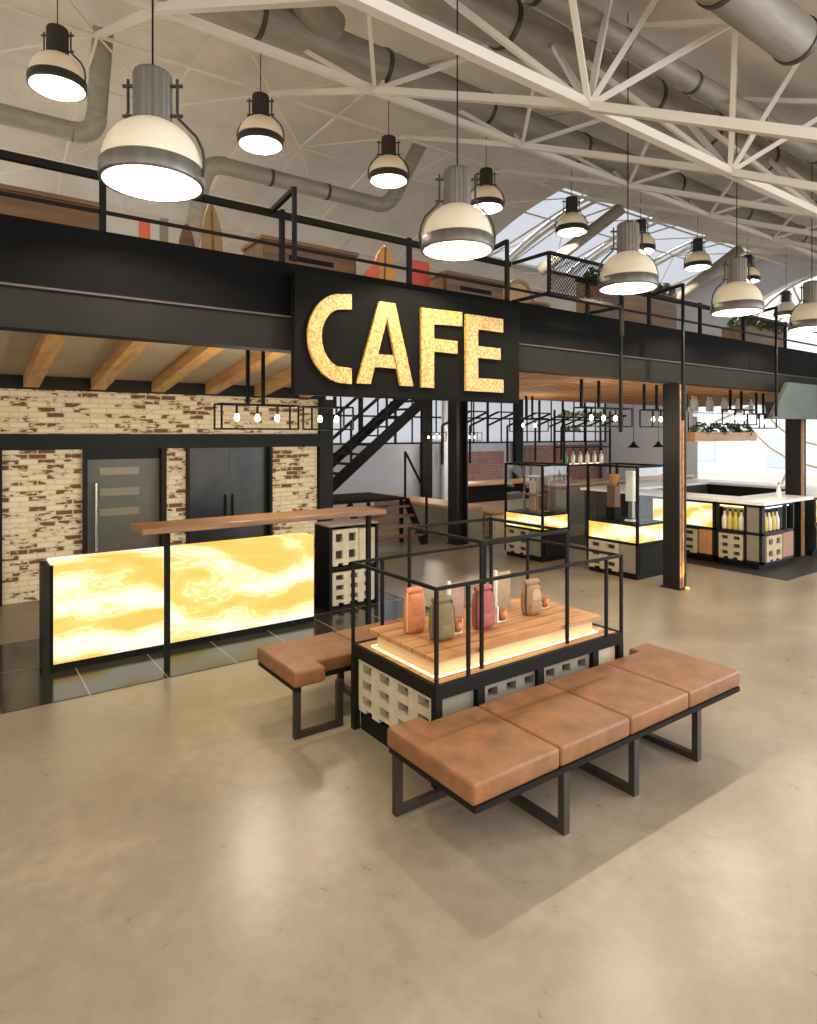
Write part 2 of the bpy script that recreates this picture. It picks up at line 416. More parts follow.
# roof: barrel shell
PROF = [(.5,5.05),(2.3,5.85),(4.5,6.72),(6.5,7.28),(8.5,7.52),(10.5,7.25),(12.3,6.55),(14,5.45),(15.6,4.0)]
def roof_z(v):
    for (a, za), (b, zb) in zip(PROF, PROF[1:]):
        if a <= v <= b: return za + (zb-za)*(v-a)/(b-a)
    return PROF[0][1] if v < PROF[0][0] else PROF[-1][1]
def smooth_prof(n=40):
    out = []
    for i in range(n+1):
        v = .5 + 15.1*i/n
        w = [(.25, v-.7), (.5, v), (.25, v+.7)]
        out.append((v, sum(a*roof_z(min(15.6, max(.5, x))) for a, x in w)))
    return out
sp_ = smooth_prof()
poly = sp_ + [(v, z+.12) for v, z in reversed(sp_)]
mb = MB()
for (a, za), (b, zb) in zip(sp_, sp_[1:]):
    spans = [(-7, 20.3)] if not 9.0 < (a+b)/2 < 12.3 else [(-7, 10.8)] + [(c1, d0) for (_, c1), (d0, _) in zip(SPANS, SPANS[1:])] + [(19.6, 20.3)]
    for c0, c1 in spans:
        mb.add([(c0,a,za),(c1,a,za),(c1,b,zb),(c0,b,zb)], [(0,1,2,3)], True)
        mb.add([(c0,a,za+.15),(c1,a,za+.15),(c1,b,zb+.15),(c0,b,zb+.15)], [(3,2,1,0)], True)
struct('ceiling', mb, 'roof', 'pale stained vaulted roof lining over the hall', 'ceiling')

sk = thing('added_skylight', 'translucent sheets added to the far end of the vaulted roof to let in cool daylight', 'skylight', (15, 10.5, 7.3), None, 'structure')  # added roof sheets, put in to bring cool daylight to the far end
ss = [(v, z) for v, z in sp_ if 8.7 < v < 12.6]
for c0, c1 in SPANS:
    mb = MB()
    for (a, za), (b, zb) in zip(ss, ss[1:]): mb.add([(c0,a,za+.16),(c1,a,za+.16),(c1,b,zb+.16),(c0,b,zb+.16)], [(0,1,2,3)])
    mb.build('sheet', M['sheet'], sk)

# far end wall with arched window
def arch(v):
    d = 16.8-(v-7.5)**2
    return 2.6+math.sqrt(d) if d > 0 else None
mb = MB()
def wall_strip(mb, v0, v1, za0, za1):
    mb.add([(20,v0,za0),(20,v1,za1),(20,v1,roof_z(v1)+.1),(20,v0,roof_z(v0)+.1),(20.3,v0,za0),(20.3,v1,za1),(20.3,v1,roof_z(v1)+.1),(20.3,v0,roof_z(v0)+.1)],
           [(0,1,2,3),(7,6,5,4),(0,4,5,1),(2,6,7,3)])
vs_ = [3.402 + (11.598-3.402)*(1-cos(PI*i/28))/2 for i in range(29)]
for a, b in zip(vs_, vs_[1:]): wall_strip(mb, a, b, arch(a) or 2.6, arch(b) or 2.6)
for a, b in ((11.6,12.3),(12.3,13.2),(13.2,14),(14,15.6),(.5,1.9),(1.9,3.4)): wall_strip(mb, a, b, 0, 0)
struct('wall_end', mb, 'endwall', 'grey end wall around the tall arched window', 'wall')
win = thing('window_1', 'bright arched window with round tracery in the far end wall', 'window', (20.15, 7.5, 0), None, 'structure')
mb = MB()
def ring(mb, r, zc, w=.035, a0=0, a1=2*PI, n=40):
    mb.tube([(20.12, 7.5+r*cos(a0+(a1-a0)*i/n), zc+r*sin(a0+(a1-a0)*i/n)) for i in range(n+1)], w, 6)
ring(mb, 2.78, 3.9); mb.build('ring_mullion', M['rod'], win)
mb = MB(); ring(mb, 2.15, 3.9); mb.build('ring_mullion', M['rod'], win)
mb = MB()
for k in range(8):
    a = PI/8 + k*PI/4; r1 = 2.72
    if sin(a) < 0: r1 = 3.7 if abs(cos(a)) > .8 else 3.9
    r1 = min(r1, 3.85)
    mb.bar((20.12, 7.5+2.2*cos(a), 3.9+2.2*sin(a)), (20.12, 7.5+r1*cos(a), max(.1, 3.9+r1*sin(a))), .06)
mb.build('spoke', M['rod'], win)
mb = MB()
mb.add([(20.16, 3.42, 0.02), (20.16, 11.58, 0.02)] + [(20.16, v, (arch(v) or 2.6)-.01) for v in reversed(vs_)], [tuple(range(2+len(vs_)))])
mb.build('pane', M['glass'], win)

# back wall and its dressing
mb = MB().box(4.5, 15, 0, 20, 15.2, 1.8); mb.box(4.5, 15, 3.5, 20, 15.2, 4.6); mb.box(4.5, 15, 1.8, 8.0, 15.2, 3.5)
struct('wall_back', mb, 'backwall', 'blue grey back wall far behind the staircase', 'wall')
wn = thing('window_3', 'long band of bluish obscured glass with thin black bars in the back wall', 'window', (14, 15.1, 0), None, 'structure')
mb = MB(); mb.add([(8,15.1,1.8),(20,15.1,1.8),(20,15.1,3.5),(8,15.1,3.5)],[(0,1,2,3)]); mb.build('pane', M['wsheet'], wn)
mb = MB()
for i in range(21): mb.bar((8.0+i*.6,15.06,1.8),(8.0+i*.6,15.06,3.5),.035 if i % 2 else .06)
for z in (1.83, 2.6, 3.47): mb.bar((8,15.06,z),(20,15.06,z),.05)
mb.build('glazing_bars', M['black'], wn)
struct('trim_1', MB().box(15.6, 14.94, 0, 19.7, 14.995, 1.72), 'redbrick', 'red brick wainscot on the back wall, right of the dark post', 'brickwork')
struct('trim_2', MB().box(12.6, 14.94, 0, 14.6, 14.995, 1.55), 'redbrick', 'red brick wainscot on the back wall, left of the dark post', 'brickwork')
struct('wall_side', MB().box(-7.2, 6, 0, -7, 15.6, 4.2), 'endwall', 'grey side wall left of the cafe', 'wall')
for i, u in enumerate((11.2, 12.0, 15.0)):
    struct('trim_%d' % (i+3), MB().box(u, 14.8, 0, u+.35, 14.93, 4.3), 'steel_grey' if i != 1 else 'endwall',
           ('dark pilaster on the back wall beside the stair', 'pale pilaster on the back wall beside the stair', 'dark pilaster between the two red brick panels')[i], 'pilaster')
# black angled brackets along the back wall
BR = [(11.9, 'first'), (13.0, 'second'), (14.6, ''), (15.9, ''), (17.2, ''), (18.5, '')]
ord_ = ['leftmost of the six', 'second from the left of the six', 'third from the left of the six', 'third from the right of the six', 'second from the right of the six', 'rightmost of the six']
for i, (u, _) in enumerate(BR):
    mb = MB()
    mb.bar((u, 14.78, 1.2), (u, 14.78, 2.35), .05); mb.bar((u, 14.78, 2.35), (u+.15, 13.7, 2.75), .05)
    mb.bar((u+.15, 13.7, 2.75), (u+.85, 13.7, 2.75), .04); mb.bar((u+.85, 13.7, 2.75), (u+.7, 14.78, 2.35), .05)
    tag(mb.build('wall_bracket', M['black']), 'black angled steel bracket on the back wall, %s' % ord_[i], 'bracket', 'brackets along the back wall')

# outside
struct('ground_outside', MB().box(20.35, -8, -.12, 60, 40, -.02), 'ground', 'pale paving outside the arched window', 'ground')
bl = thing('building', 'pale building seen through the arched window', 'building', (34, 10, 0))
MB().box(34, 2, -.02, 40, 26, 12).build('facade', M['facade'], bl)
for v, z in ((18.4,.6),(18.4,3.2),(15.2,3.0),(13.6,3.0),(12.0,3.0),(14.6,.4),(11.2,.4)):
    MB().box(33.95, v, z, 33.99, v+1.1, z+1.6).build('window', M['facade_glass'], bl)

# ------------------------------------------------------------------ cafe wall
mb = MB()
mb.box(-6, 9.25, 2.1, 4.88, 9.5, 2.66)
mb.box(.52, 9.25, 0, 1.41, 9.5, 1.9); mb.box(2.46, 9.25, 0, 2.74, 9.5, 1.9); mb.box(4.04, 9.25, 0, 4.84, 9.5, 1.9)
mb.box(-6, 9.25, 0, .3, 9.5, 1.9)
struct('wall_cafe', mb, 'brick', 'whitewashed brick wall behind the glowing counter', 'wall')
mb = MB().box(-6, 9.16, 1.9, 4.98, 9.52, 2.1)
struct('lintel', mb, 'steel', 'dark steel lintel across the brick wall above the doors', 'lintel')
mb = MB().box(-6, 9.2, 2.66, 4.98, 9.5, 2.86)
struct('beam_cafe', mb, 'steel', 'dark beam on top of the brick wall carrying the joists', 'beam')
for i, (u0, u1) in enumerate(((.3,.52),(1.41,1.46),(2.39,2.46),(2.74,2.78),(4.0,4.04),(4.86,5.1))):
    struct('trim_%d' % (i+6), MB().box(u0, 9.18, 0, u1, 9.5, 1.9 if i < 5 else 2.66), 'steel',
           ['dark steel post at the left end of the brick wall', 'dark jamb left of the grey door', 'dark jamb right of the grey door',
            'dark jamb left of the double steel doors', 'dark jamb right of the double steel doors', 'dark steel post at the stair end of the brick wall'][i], 'post')
d = thing('door_1', 'grey cafe door with three glazed slots and a long bar handle', 'door', (1.92, 9.3, 0), None, 'structure')
mb = MB().box(1.46, 9.3, 0, 2.39, 9.36, 1.9); mb.build('leaf', M['doorgrey'], d)
MB().box(1.46, 9.27, 1.76, 2.39, 9.3, 1.9).build('closer', M['steel'], d)
for z in (1.55, 1.27, 1.0): 
    MB().box(1.62, 9.285, z, 2.12, 9.305, z+.1).build('glazed_slot', M['doorslot'], d)
mb = MB().tube([(1.57, 9.22, .55), (1.57, 9.22, 1.45)], .018); mb.bar((1.57,9.22,.7),(1.57,9.3,.7),.02); mb.bar((1.57,9.22,1.3),(1.57,9.3,1.3),.02)
mb.build('handle', M['chrome'], d)
d = thing('door_2', 'dark steel double doors between the brick piers', 'door', (3.4, 9.3, 0), None, 'structure')
for u0, u1 in ((2.78,3.385),(3.395,4.0)):
    lf = MB().box(u0, 9.3, 0, u1, 9.36, 1.9).build('leaf', M['blackglass'], d)
    MB().tube([((u1-.05) if u0 < 3 else (u0+.05), 9.27, .8), ((u1-.05) if u0 < 3 else (u0+.05), 9.27, 1.2)], .012).build('handle', M['black'], lf)

# ------------------------------------------------------------------ mezzanine
struct('slab_left', MB().box(-6, 4.99, 3.46, 5.1, 9.5, 3.52), 'ceil', 'mezzanine floor over the cafe', 'floor')
sl = MB(); sl.add([(-6,5.05,3.44),(5.1,5.05,3.44),(5.1,9.2,2.83),(-6,9.2,2.83),(-6,5.05,3.455),(5.1,5.05,3.455),(5.1,9.2,2.85),(-6,9.2,2.85)],
                  [(0,1,2,3),(7,6,5,4),(0,4,5,1),(2,6,7,3),(1,5,6,2),(0,3,7,4)])
struct('ceiling_cafe', sl, 'ceil', 'grey beige boarded ceiling sloping over the cafe', 'ceiling')
def jz(v): return 2.83 + (9.2-v)*.147
for i, u in enumerate((-.95, -.1, .74, 1.5, 2.26, 3.0, 3.75, 4.5)):
    mb = MB(); w = .17; dpt = .15
    vs = [(u,5.06,jz(5.06)-dpt),(u+w,5.06,jz(5.06)-dpt),(u+w,9.19,jz(9.19)-dpt),(u,9.19,jz(9.19)-dpt),(u,5.06,jz(5.06)-.005),(u+w,5.06,jz(5.06)-.005),(u+w,9.19,jz(9.19)-.005),(u,9.19,jz(9.19)-.005)]
    mb.add(vs, [(0,1,2,3),(7,6,5,4),(0,4,5,1),(2,6,7,3),(1,5,6,2),(0,3,7,4)])
    struct('ceiling_joist', mb, 'joist', 'honey timber joist under the mezzanine, %s from the left' % ['first','second','third','fourth','fifth','sixth','seventh','eighth'][i], 'joist')
struct('slab_right', MB().box(5.102, 4.99, 2.86, 16, 9.2, 3.52), 'steel', 'mezzanine floor slab over the display cases and bar', 'floor')
mb = MB()
for i in range(52): mb.box(5.14+i*.205, 5.05, 2.80, 5.14+i*.205+.155, 9.15, 2.85)
struct('ceiling_slats', mb, 'slat', 'warm timber plank ceiling under the mezzanine at right', 'ceiling')
mb = MB()
mb.box(-6, 4.80, 2.785, 16, 4.815, 3.05); mb.box(-6, 4.815, 2.785, 16, 4.98, 2.80)
struct('beam_front', mb, 'steel_grey', 'long grey steel edge beam of the mezzanine', 'beam')
struct('trim_12', MB().box(-6, 4.78, 3.05, 16, 4.98, 3.065), 'lip', 'worn lip along the top of the edge beam', 'trim')
struct('trim_13', MB().box(-6, 4.86, 3.065, 16, 4.9, 3.52), 'fascia', 'black fascia plate above the mezzanine edge beam', 'fascia')

# railing on the mezzanine edge
r = thing('railing', 'black steel railing with poles along the mezzanine edge', 'railing', (5, 4.93, 3.3))
for u in (-.9, .88, 2.25, 3.56, 4.86, 6.2, 7.45, 8.68, 9.92, 11.3, 12.7):
    MB().box(u-.02, 4.905, 3.07, u+.02, 4.945, 3.97).build('post', M['rail'], r)
mb = MB().box(-6, 4.9, 3.9, 4.9, 4.95, 3.95); mb.build('top_rail', M['rail'], r)
MB().box(6.0, 4.9, 3.9, 15, 4.95, 3.95).build('top_rail', M['rail'], r)
MB().box(-6, 4.915, 3.66, 15, 4.935, 3.685).build('mid_rail', M['rail'], r)
for u, z0 in ((2.15, 3.43), (4.42, 3.43), (6.23, 2.12), (7.5, 2.27), (9.99, 2.36), (11.6, 2.36)):
    MB().box(u-.015, 4.465, z0, u+.015, 4.495, 4.0).build('pole', M['rail'], r)
    MB().bar((u, 4.48, 3.985), (u, 4.93, 3.93), .035).build('bracket', M['rail'], r)
# projecting mesh balcony
b = thing('balcony_cage', 'black steel cage with a diamond mesh panel projecting over the edge', 'railing', (5.4, 4.6, 3.5))
mb = MB()
for z in (3.52, 3.93):
    mb.bar((4.9,4.37,z),(6.1,4.37,z),.03); mb.bar((4.9,4.37,z),(4.9,4.88,z),.03); mb.bar((6.1,4.37,z),(6.1,4.88,z),.03)
mb.bar((4.9,4.37,3.52),(4.9,4.37,3.93),.03); mb.bar((6.1,4.37,3.2),(6.1,4.37,3.93),.03); mb.bar((4.9,4.37,3.74),(6.1,4.37,3.74),.02)
mb.build('frame', M['rail'], b)
mb = MB(); n = 26
for k in range(-9, n):
    x0 = 4.9 + k*.046
    for sgn in (1, -1):
        a0, a1 = (x0, x0+.41) if sgn > 0 else (x0+.41, x0)
        t0 = 0
        z0, z1 = 3.53, 3.93
        lo, hi = min(a0,a1), max(a0,a1)
        c0, c1 = max(lo, 4.9), min(hi, 6.1)
        if c1 - c0 < .02: continue
        zz = lambda x: z0 + (z1-z0)*((x-a0)/(a1-a0))
        mb.bar((c0, 4.37, zz(c0)), (c1, 4.37, zz(c1)), .005)
mb.build('mesh_panel', M['rail'], b)

# columns
def column(u, v, w, dp, label, timber):
    t = thing('column', label, 'column', (u+w/2, v+dp/2, 0), None, 'structure')
    mb = MB(); mb.box(u, v, 0, u+.03, v+dp, 2.785); mb.box(u+w-.03, v, 0, u+w, v+dp, 2.785); mb.box(u+.03, v+dp/2-.015, 0, u+w-.03, v+dp/2+.015, 2.785)
    mb.build('steel_section', M['steel'], t)
    if timber: MB().box(u+.032, v+.012, 0, u+w-.032, v+dp/2-.017, 2.78).build('timber_infill', M['slat'], t)
    MB().box(u-.03, v-.03, 0, u+w+.03, v+dp+.03, .012).build('base_plate', M['steel'], t)
    return t
column(7.96, 4.81, .18, .24, 'steel column with timber infill in front of the right display case', True)
column(11.77, 4.88, .2, .25, 'steel column with timber infill at the corner of the island bar', True)
column(7.76, 9.2, .28, .26, 'dark steel column standing behind the lit word sign', False)
up = thing('uplight', 'small floor uplight at the foot of the timber faced column', 'lamp', (8.05, 4.70, 0.013))
MB().lathe([(.001,0),(.028,0),(.028,.02),(.022,.025),(.001,.025)], (8.05,4.745,.013), 12).build('lens', emit('uplight_lens', (255,180,90), 1), up)
l = bpy.data.lights.new('uplight_spot', 'SPOT'); l.energy = 14; l.color = (1,.62,.25); l.spot_size = 1.3; l.spot_blend = .8; l.shadow_soft_size = .02
lo = bpy.data.objects.new('uplight_spot', l); COL.objects.link(lo); lo.parent = up; lo.location = (0,.04,.05); lo.rotation_euler = (PI-.12, 0, 0)

# ------------------------------------------------------------------ roof space frame
ROWS = [('r4', .9, 3.62, 4.8), ('r3', 3.38, 4.8, 4.27), ('r2', 5.81, 5.83, 3.74), ('r1', 8.5, 6.95, 3.72), ('r0', 11.2, 6.35, 3.7), ('r00', 13.6, 5.2, 3.7)]
TOPS = [(2.75, 5.6, 5.4), (4.6, 6.35, 5.1), (7.2, 7.05, 4.9), (9.9, 7.0, 4.85), (12.4, 6.2, 4.8)]
DU = 2.26; KS = range(-4, 7)
def node(row, k): n = ROWS[row]; return Vector((n[3]+DU*k, n[1], n[2]))
def top(row, k): n = TOPS[row]; return Vector((n[2]+DU*k, n[0], n[1]))
def ok(p): return -6.8 < p.x < 19.6
names = ['nearest rib ends of the roof frame, running out of the picture at right', 'second chord line of the white roof frame with its struts', 'third chord line of the white roof frame with its struts',
         'thin rod line along the roof ridge', 'thin rod line behind the roof ridge', 'thin rod line low on the far roof slope']
for j in range(len(ROWS)):
    t = thing('roof_truss', 'white steel: ' + names[j], 'roof truss', node(j, 0), None, 'structure')
    w = [.075, .075, .065, .03, .022, .022][j]
    mc, md, mr = MB(), MB(), MB()
    for k in KS:
        a, c = node(j, k), node(j, k+1)
        if j > 0 and ok(a) and ok(c): mc.bar(a, c, w, w*1.1)
        if ok(a) and j+1 < len(ROWS) and (j or k >= 0):
            mr.bar(a, node(j+1, k), w*.95)
        for tr in (j-1, j):
            if j > 0 and 0 <= tr < len(TOPS):
                for kk in (k-1, k):
                    tp = top(tr, kk)
                    if ok(a) and ok(tp): md.bar(a, tp, w*.62)
    if j == 1:
        for k in KS:
            a = node(j, k)
            if ok(a):
                md.bar(a, (a.x+.73, 3.7, 6.25), .05); md.bar(a, (a.x+.65, 3.0, 6.0), .05)
    if mc.v: mc.build('chord', M['truss' if j < 3 else 'rod'], t)
    if mr.v: mr.build('rib_member', M['truss' if j < 3 else 'rod'], t)
    if md.v: md.build('strut', M['truss' if j < 3 else 'rod'], t)
t = thing('roof_truss', 'white steel: upper rod grid close under the roof lining', 'roof truss', top(0, 0), None, 'structure')
mb = MB()
for j in range(len(TOPS)):
    for k in KS:
        a, c = top(j, k), top(j, k+1)
        if j and ok(a) and ok(c): mb.bar(a, c, .045 if j < 2 else .028)
        if ok(a) and j+1 < len(TOPS): mb.bar(a, top(j+1, k), .045 if j < 2 else .028)
mb.build('upper_chord', M['truss'], t)

# ------------------------------------------------------------------ ducts
def duct(label, runs, r, clamps=(), elbows=()):
    t = thing('air_duct', label, 'duct', runs[0][0])
    for pts in runs: MB().tube(pts, r, 20).build('pipe', M['duct'], t)
    for pts in elbows: MB().tube(pts, r*1.04, 20).build('elbow', M['duct'], t)
    for c in clamps:
        MB().tube([(c[0]-.025, c[1], c[2]), (c[0]+.025, c[1], c[2])], r*1.07, 20).build('clamp', M['clamp'], t)
    return t
def bend(p, d1, d2, rad, n=7):
    """quarter bend centred on the corner p, arriving along d1 and leaving along d2"""
    p, d1, d2 = Vector(p), Vector(d1).normalized(), Vector(d2).normalized()
    a = p - d1*rad; c = p + d2*rad
    return [a*(1-t)**2 + p*2*t*(1-t) + c*t*t for t in [i/n for i in range(n+1)]]
duct('long grey duct running just below the roof ridge', [[(-4,6.5,6.58),(19.4,6.5,6.58)]], .21, [(u,6.5,6.58) for u in (1.2,2.7,4.3,6,8,10.6,13,15.5)], [bend((3.1,6.3,6.75), (.2,1,-.25), (1,.25,-.1), .45)])
duct('wide grey duct passing behind the thick white roof struts', [[(3.45,4.5,6.12),(19.4,4.5,6.12)]], .225, [(u,4.5,6.12) for u in (4.4,5.6,6.8,8.1,9.6,11.5,13.6)],
     [bend((3.2,4.5,6.12), (0,0,-1), (1,0,0), .32)])
duct('upper grey duct running beside the wide duct', [[(3.2,3.72,5.84),(19.4,3.72,5.84)]], .11, [(u,3.72,5.84) for u in (4.0,5.2,6.4,7.8,9.4,11.4)])
duct('nearest grey duct cutting the upper right corner', [[(1.5,2.35,5.3),(5.62,2.35,5.3)]], .17, [(5.58,2.35,5.3),(4.4,2.35,5.3)])
dv = Vector((0,-.45,.9)).normalized()
duct('slim duct along the roof at far left turning up the slope', [[(-4,9.4,6.09),(1.31,9.4,6.09)], [Vector((1.585,9.4,6.09))+dv*.27, Vector((1.585,9.4,6.09))+dv*1.3]], .125, [(.1,9.4,6.09)],
     [bend((1.585,9.4,6.09), (1,0,0), dv, .27)])
ev = Vector((.28,-.4,.85)).normalized(); gv = Vector((0,.55,-.8)).normalized()
duct('slim duct above the mezzanine with an elbow at each end', [[(3.38,9.4,6.14),(6.07,9.4,6.14)], [Vector((3.08,9.4,6.14))+gv*.3, Vector((3.08,9.4,6.14))+gv*2.4], [Vector((6.34,9.4,6.14))+ev*.27, Vector((6.34,9.4,6.14))+ev*1.2]], .125,
     [(4.1,9.4,6.14),(5.1,9.4,6.14)], [bend((3.08,9.4,6.14), -gv, (1,0,0), .3), bend((6.34,9.4,6.14), (1,0,0), ev, .27)])
duct('slanting duct rising to the ridge above the wire mesh cage', [[(9.7,8.9,5.4),(10.6,7.6,6.5)]], .12)
duct('far slanting duct rising to the ridge near the arched window', [[(14.4,9.2,5.2),(15.2,7.6,6.5)]], .12)

# ------------------------------------------------------------------ pendants
def pendant(loc, label, group, cable_top, power, dark):
    x, y, z = loc; K = .955
    t = thing('pendant_lamp', label, 'lamp', loc, group)
    sc_ = lambda pr_: [(a*K, b_*K) for a, b_ in pr_]
    rim = MB().lathe(sc_([(.292,.0),(.31,.0),(.312,.02),(.312,.1),(.302,.11),(.292,.1),(.292,0)]), loc, 40).build('rim_band', M['lamp_dark'] if dark else M['lamp_metal'], t)
    dm = MB()
    prof = [(.298,.09),(.296,.13),(.284,.19),(.258,.255),(.215,.31),(.165,.35),(.12,.375),(.1,.385)]
    dm.lathe(sc_(prof), loc, 40).build('dome', M['dome'], t, solid=.006)
    h = MB(); n = 40
    for k in range(n):       # ribbed housing
        pass
    pr = []
    ring_ = lambda zz, s=1: [(x+(.112 if k % 2 else .104)*s*cos(2*PI*k/n), y+(.112 if k % 2 else .104)*s*sin(2*PI*k/n), z+zz*K) for k in range(n)]
    lv = [(.37,.8),(.385,1),(.68,1),(.70,.92),(.715,.6)]
    vs = [p for zz, s in lv for p in ring_(zz, s)]
    fs = [(i*n+k, i*n+(k+1)%n, (i+1)*n+(k+1)%n, (i+1)*n+k) for i in range(len(lv)-1) for k in range(n)] + [tuple(reversed(range(n))), tuple(range((len(lv)-1)*n, len(lv)*n))]
    h.add(vs, fs); h.build('housing', M['lamp_dark'] if dark else M['lamp_metal'], t)
    for a in (-.62, PI-.62):
        cx_, sy_ = cos(a), sin(a)
        br = MB().tube([(x+cx_*q*K, y+sy_*q*K, z+zz*K) for q, zz in ((.318,.05),(.325,.14),(.312,.22),(.275,.30),(.215,.36),(.165,.41),(.155,.46),(.155,.66))], .009, 6)
        br.bar((x+cx_*.1,y+sy_*.1,z+.41),(x+cx_*.18,y+sy_*.18,z+.41),.016); br.bar((x+cx_*.1,y+sy_*.1,z+.59),(x+cx_*.18,y+sy_*.18,z+.59),.016)
        br.build('bracket', M['lamp_dark'], t)
    MB().blob([(.16,.01,.01),(.17,.045,.045),(.21,.06,.06),(.26,.055,.055),(.31,.035,.035),(.37,.03,.03)], loc, 16, 2).build('bulb', M['bulb'], t)
    MB().tube([(x,y,z+.675),(x,y,cable_top)], .006, 6).build('cable', M['black'], t)
    point_light('lamp_light', (x,y,z+.13), power, (1.0,.87,.70), .04, t)
    return t
FL = [(.99,'nearest and largest pendant lamp, white dome glowing, upper left of the word sign'), (3.38,'large dome pendant lamp hanging above the letters F and E of the sign'),
      (5.68,'large dome pendant lamp hanging right of the sign, in front of the mezzanine planter'), (7.89,'dome pendant lamp overlapping the arched window, before the wooden mezzanine box'),
      (10.0,'dome pendant lamp cut by the right edge of the picture')]
PWR = 112
for u, lb in FL: pendant((u, 4.0, 3.6), lb, 'front row of big pendant lamps', 6.45, PWR, False)
BL = [(.97,'small pendant lamp at the upper left corner, tilted in view'), (3.35,'small pendant lamp right of the nearest big lamp, above the slim duct'), (5.4,'small pendant lamp above the letter F, left of the second big lamp'),
      (7.4,'small pendant lamp partly hidden behind the second big lamp'), (9.6,'small pendant lamp above the wire mesh cage'), (11.8,'small pendant lamp peeking out behind the third big lamp'), (14.0,'small far pendant lamp between the third and fourth big lamps'),
      (16.3, 'small far pendant lamp half hidden behind the fourth big lamp')]
for u, lb in BL: pendant((u, 8.0, 5.93), lb, 'back row of pendant lamps', 7.4, PWR*1.6, True)
pendant((18.4, 8.0, 5.3), 'tiny farthest pendant lamp seen against the arched window', 'back row of pendant lamps', 7.4, 60, True)

# ------------------------------------------------------------------ CAFE sign
s = thing('cafe_sign', 'dark hanging sign board with lit golden letters CAFE', 'sign', (3.55, 4.7, 2.42))
MB().box(2.26, 4.702, 2.42, 4.82, 4.777, 3.42).build('board', M['board'], s, bevel=.006)
V0 = 4.70
def letter(polys):
    mb = MB()
    for p in polys: mb.prism(p, (0, V0, 0), (1,0,0), (0,0,1), (0,-.03,0))
    return mb.build('letter', M['letter'], s)
pts_o, pts_i = [], []
for i in range(25):
    a = math.radians(62 + i*(298-62)/24)
    pts_o.append((2.735+.375*cos(a), 2.905+.385*sin(a))); pts_i.append((2.735+.255*cos(a), 2.905+.262*sin(a)))
pts_o = [(2.775,3.29),(2.66,3.275)] + [(2.70+.335*cos(math.radians(q)), 2.905+.378*sin(math.radians(q))) for q in range(104, 257, 6)] + [(2.66,2.53),(2.775,2.525)]
pts_i = [(2.775,2.66),(2.68,2.665)] + [(2.70+.212*cos(math.radians(q)), 2.905+.25*sin(math.radians(q))) for q in range(252, 107, -6)] + [(2.68,3.15),(2.775,3.16)]
mb = MB()
po, pi_ = pts_o, list(reversed(pts_i))
n_ = len(po)
# stitch outer and inner outlines by arc fraction
def resample(pl, n):
    L = [0]
    for a, b_ in zip(pl, pl[1:]): L.append(L[-1]+math.dist(a, b_))
    out = []
    for i in range(n):
        t = L[-1]*i/(n-1)
        for j in range(len(pl)-1):
            if L[j+1] >= t-1e-9:
                f = (t-L[j])/max(1e-9, L[j+1]-L[j]); out.append((pl[j][0]+(pl[j+1][0]-pl[j][0])*f, pl[j][1]+(pl[j+1][1]-pl[j][1])*f)); break
    return out
po, pi_ = resample(po, 40), resample(pi_, 40)
mb = MB()
for q in range(39):
    pass
vs = [(x,V0-.03,z) for x,z in po]+[(x,V0-.03,z) for x,z in pi_]+[(x,V0,z) for x,z in po]+[(x,V0,z) for x,z in pi_]
fs = []
for q in range(39):
    fs += [(q,q+1,40+q+1,40+q), (80+q,120+q,120+q+1,80+q+1), (q,80+q,80+q+1,q+1), (40+q,40+q+1,120+q+1,120+q)]
fs += [(0,40,120,80),(39,119,159,79)]
mb.add(vs, fs); mb.build('letter', M['letter'], s)
def band(mb, pl): mb.prism(pl, (0, V0, 0), (1,0,0), (0,0,1), (0,-.03,0))
zt, zb = 3.265, 2.535
mb = MB()       # A
band(mb, [(2.83,zb),(2.965,zb),(3.10,zt),(3.055,zt)]); 
mb = MB()
A = [(2.83,zb),(2.965,zb),(3.012,2.69),(3.232,2.69),(3.285,zb),(3.425,zb),(3.225,zt),(3.055,zt)]
# A as two legs, a crossbar and a flat top, each a convex piece in one letter mesh
band(mb, [(2.83,zb),(2.965,zb),(3.14,3.13),(3.14,zt),(3.055,zt)])
band(mb, [(3.285,zb),(3.425,zb),(3.225,zt),(3.14,zt),(3.14,3.13)])
band(mb, [(3.005,2.685),(3.24,2.685),(3.2,2.80),(3.045,2.80)])
mb.build('letter', M['letter'], s)
mb = MB()
band(mb, [(3.52,zb-.005),(3.665,zb-.005),(3.665,zt),(3.52,zt)]); band(mb, [(3.665,3.125),(4.01,3.14),(4.01,zt+.01),(3.665,zt)]); band(mb, [(3.665,2.87),(3.95,2.87),(3.95,2.99),(3.665,2.99)])
mb.build('letter', M['letter'], s)
mb = MB()
band(mb, [(4.06,zb-.015),(4.215,zb-.015),(4.215,zt),(4.06,zt)]); band(mb, [(4.215,3.13),(4.555,3.13),(4.555,zt),(4.215,zt)])
band(mb, [(4.215,2.85),(4.52,2.85),(4.52,2.965),(4.215,2.965)]); band(mb, [(4.215,zb-.015),(4.56,zb-.015),(4.56,2.65),(4.215,2.65)])
mb.build('letter', M['letter'], s)

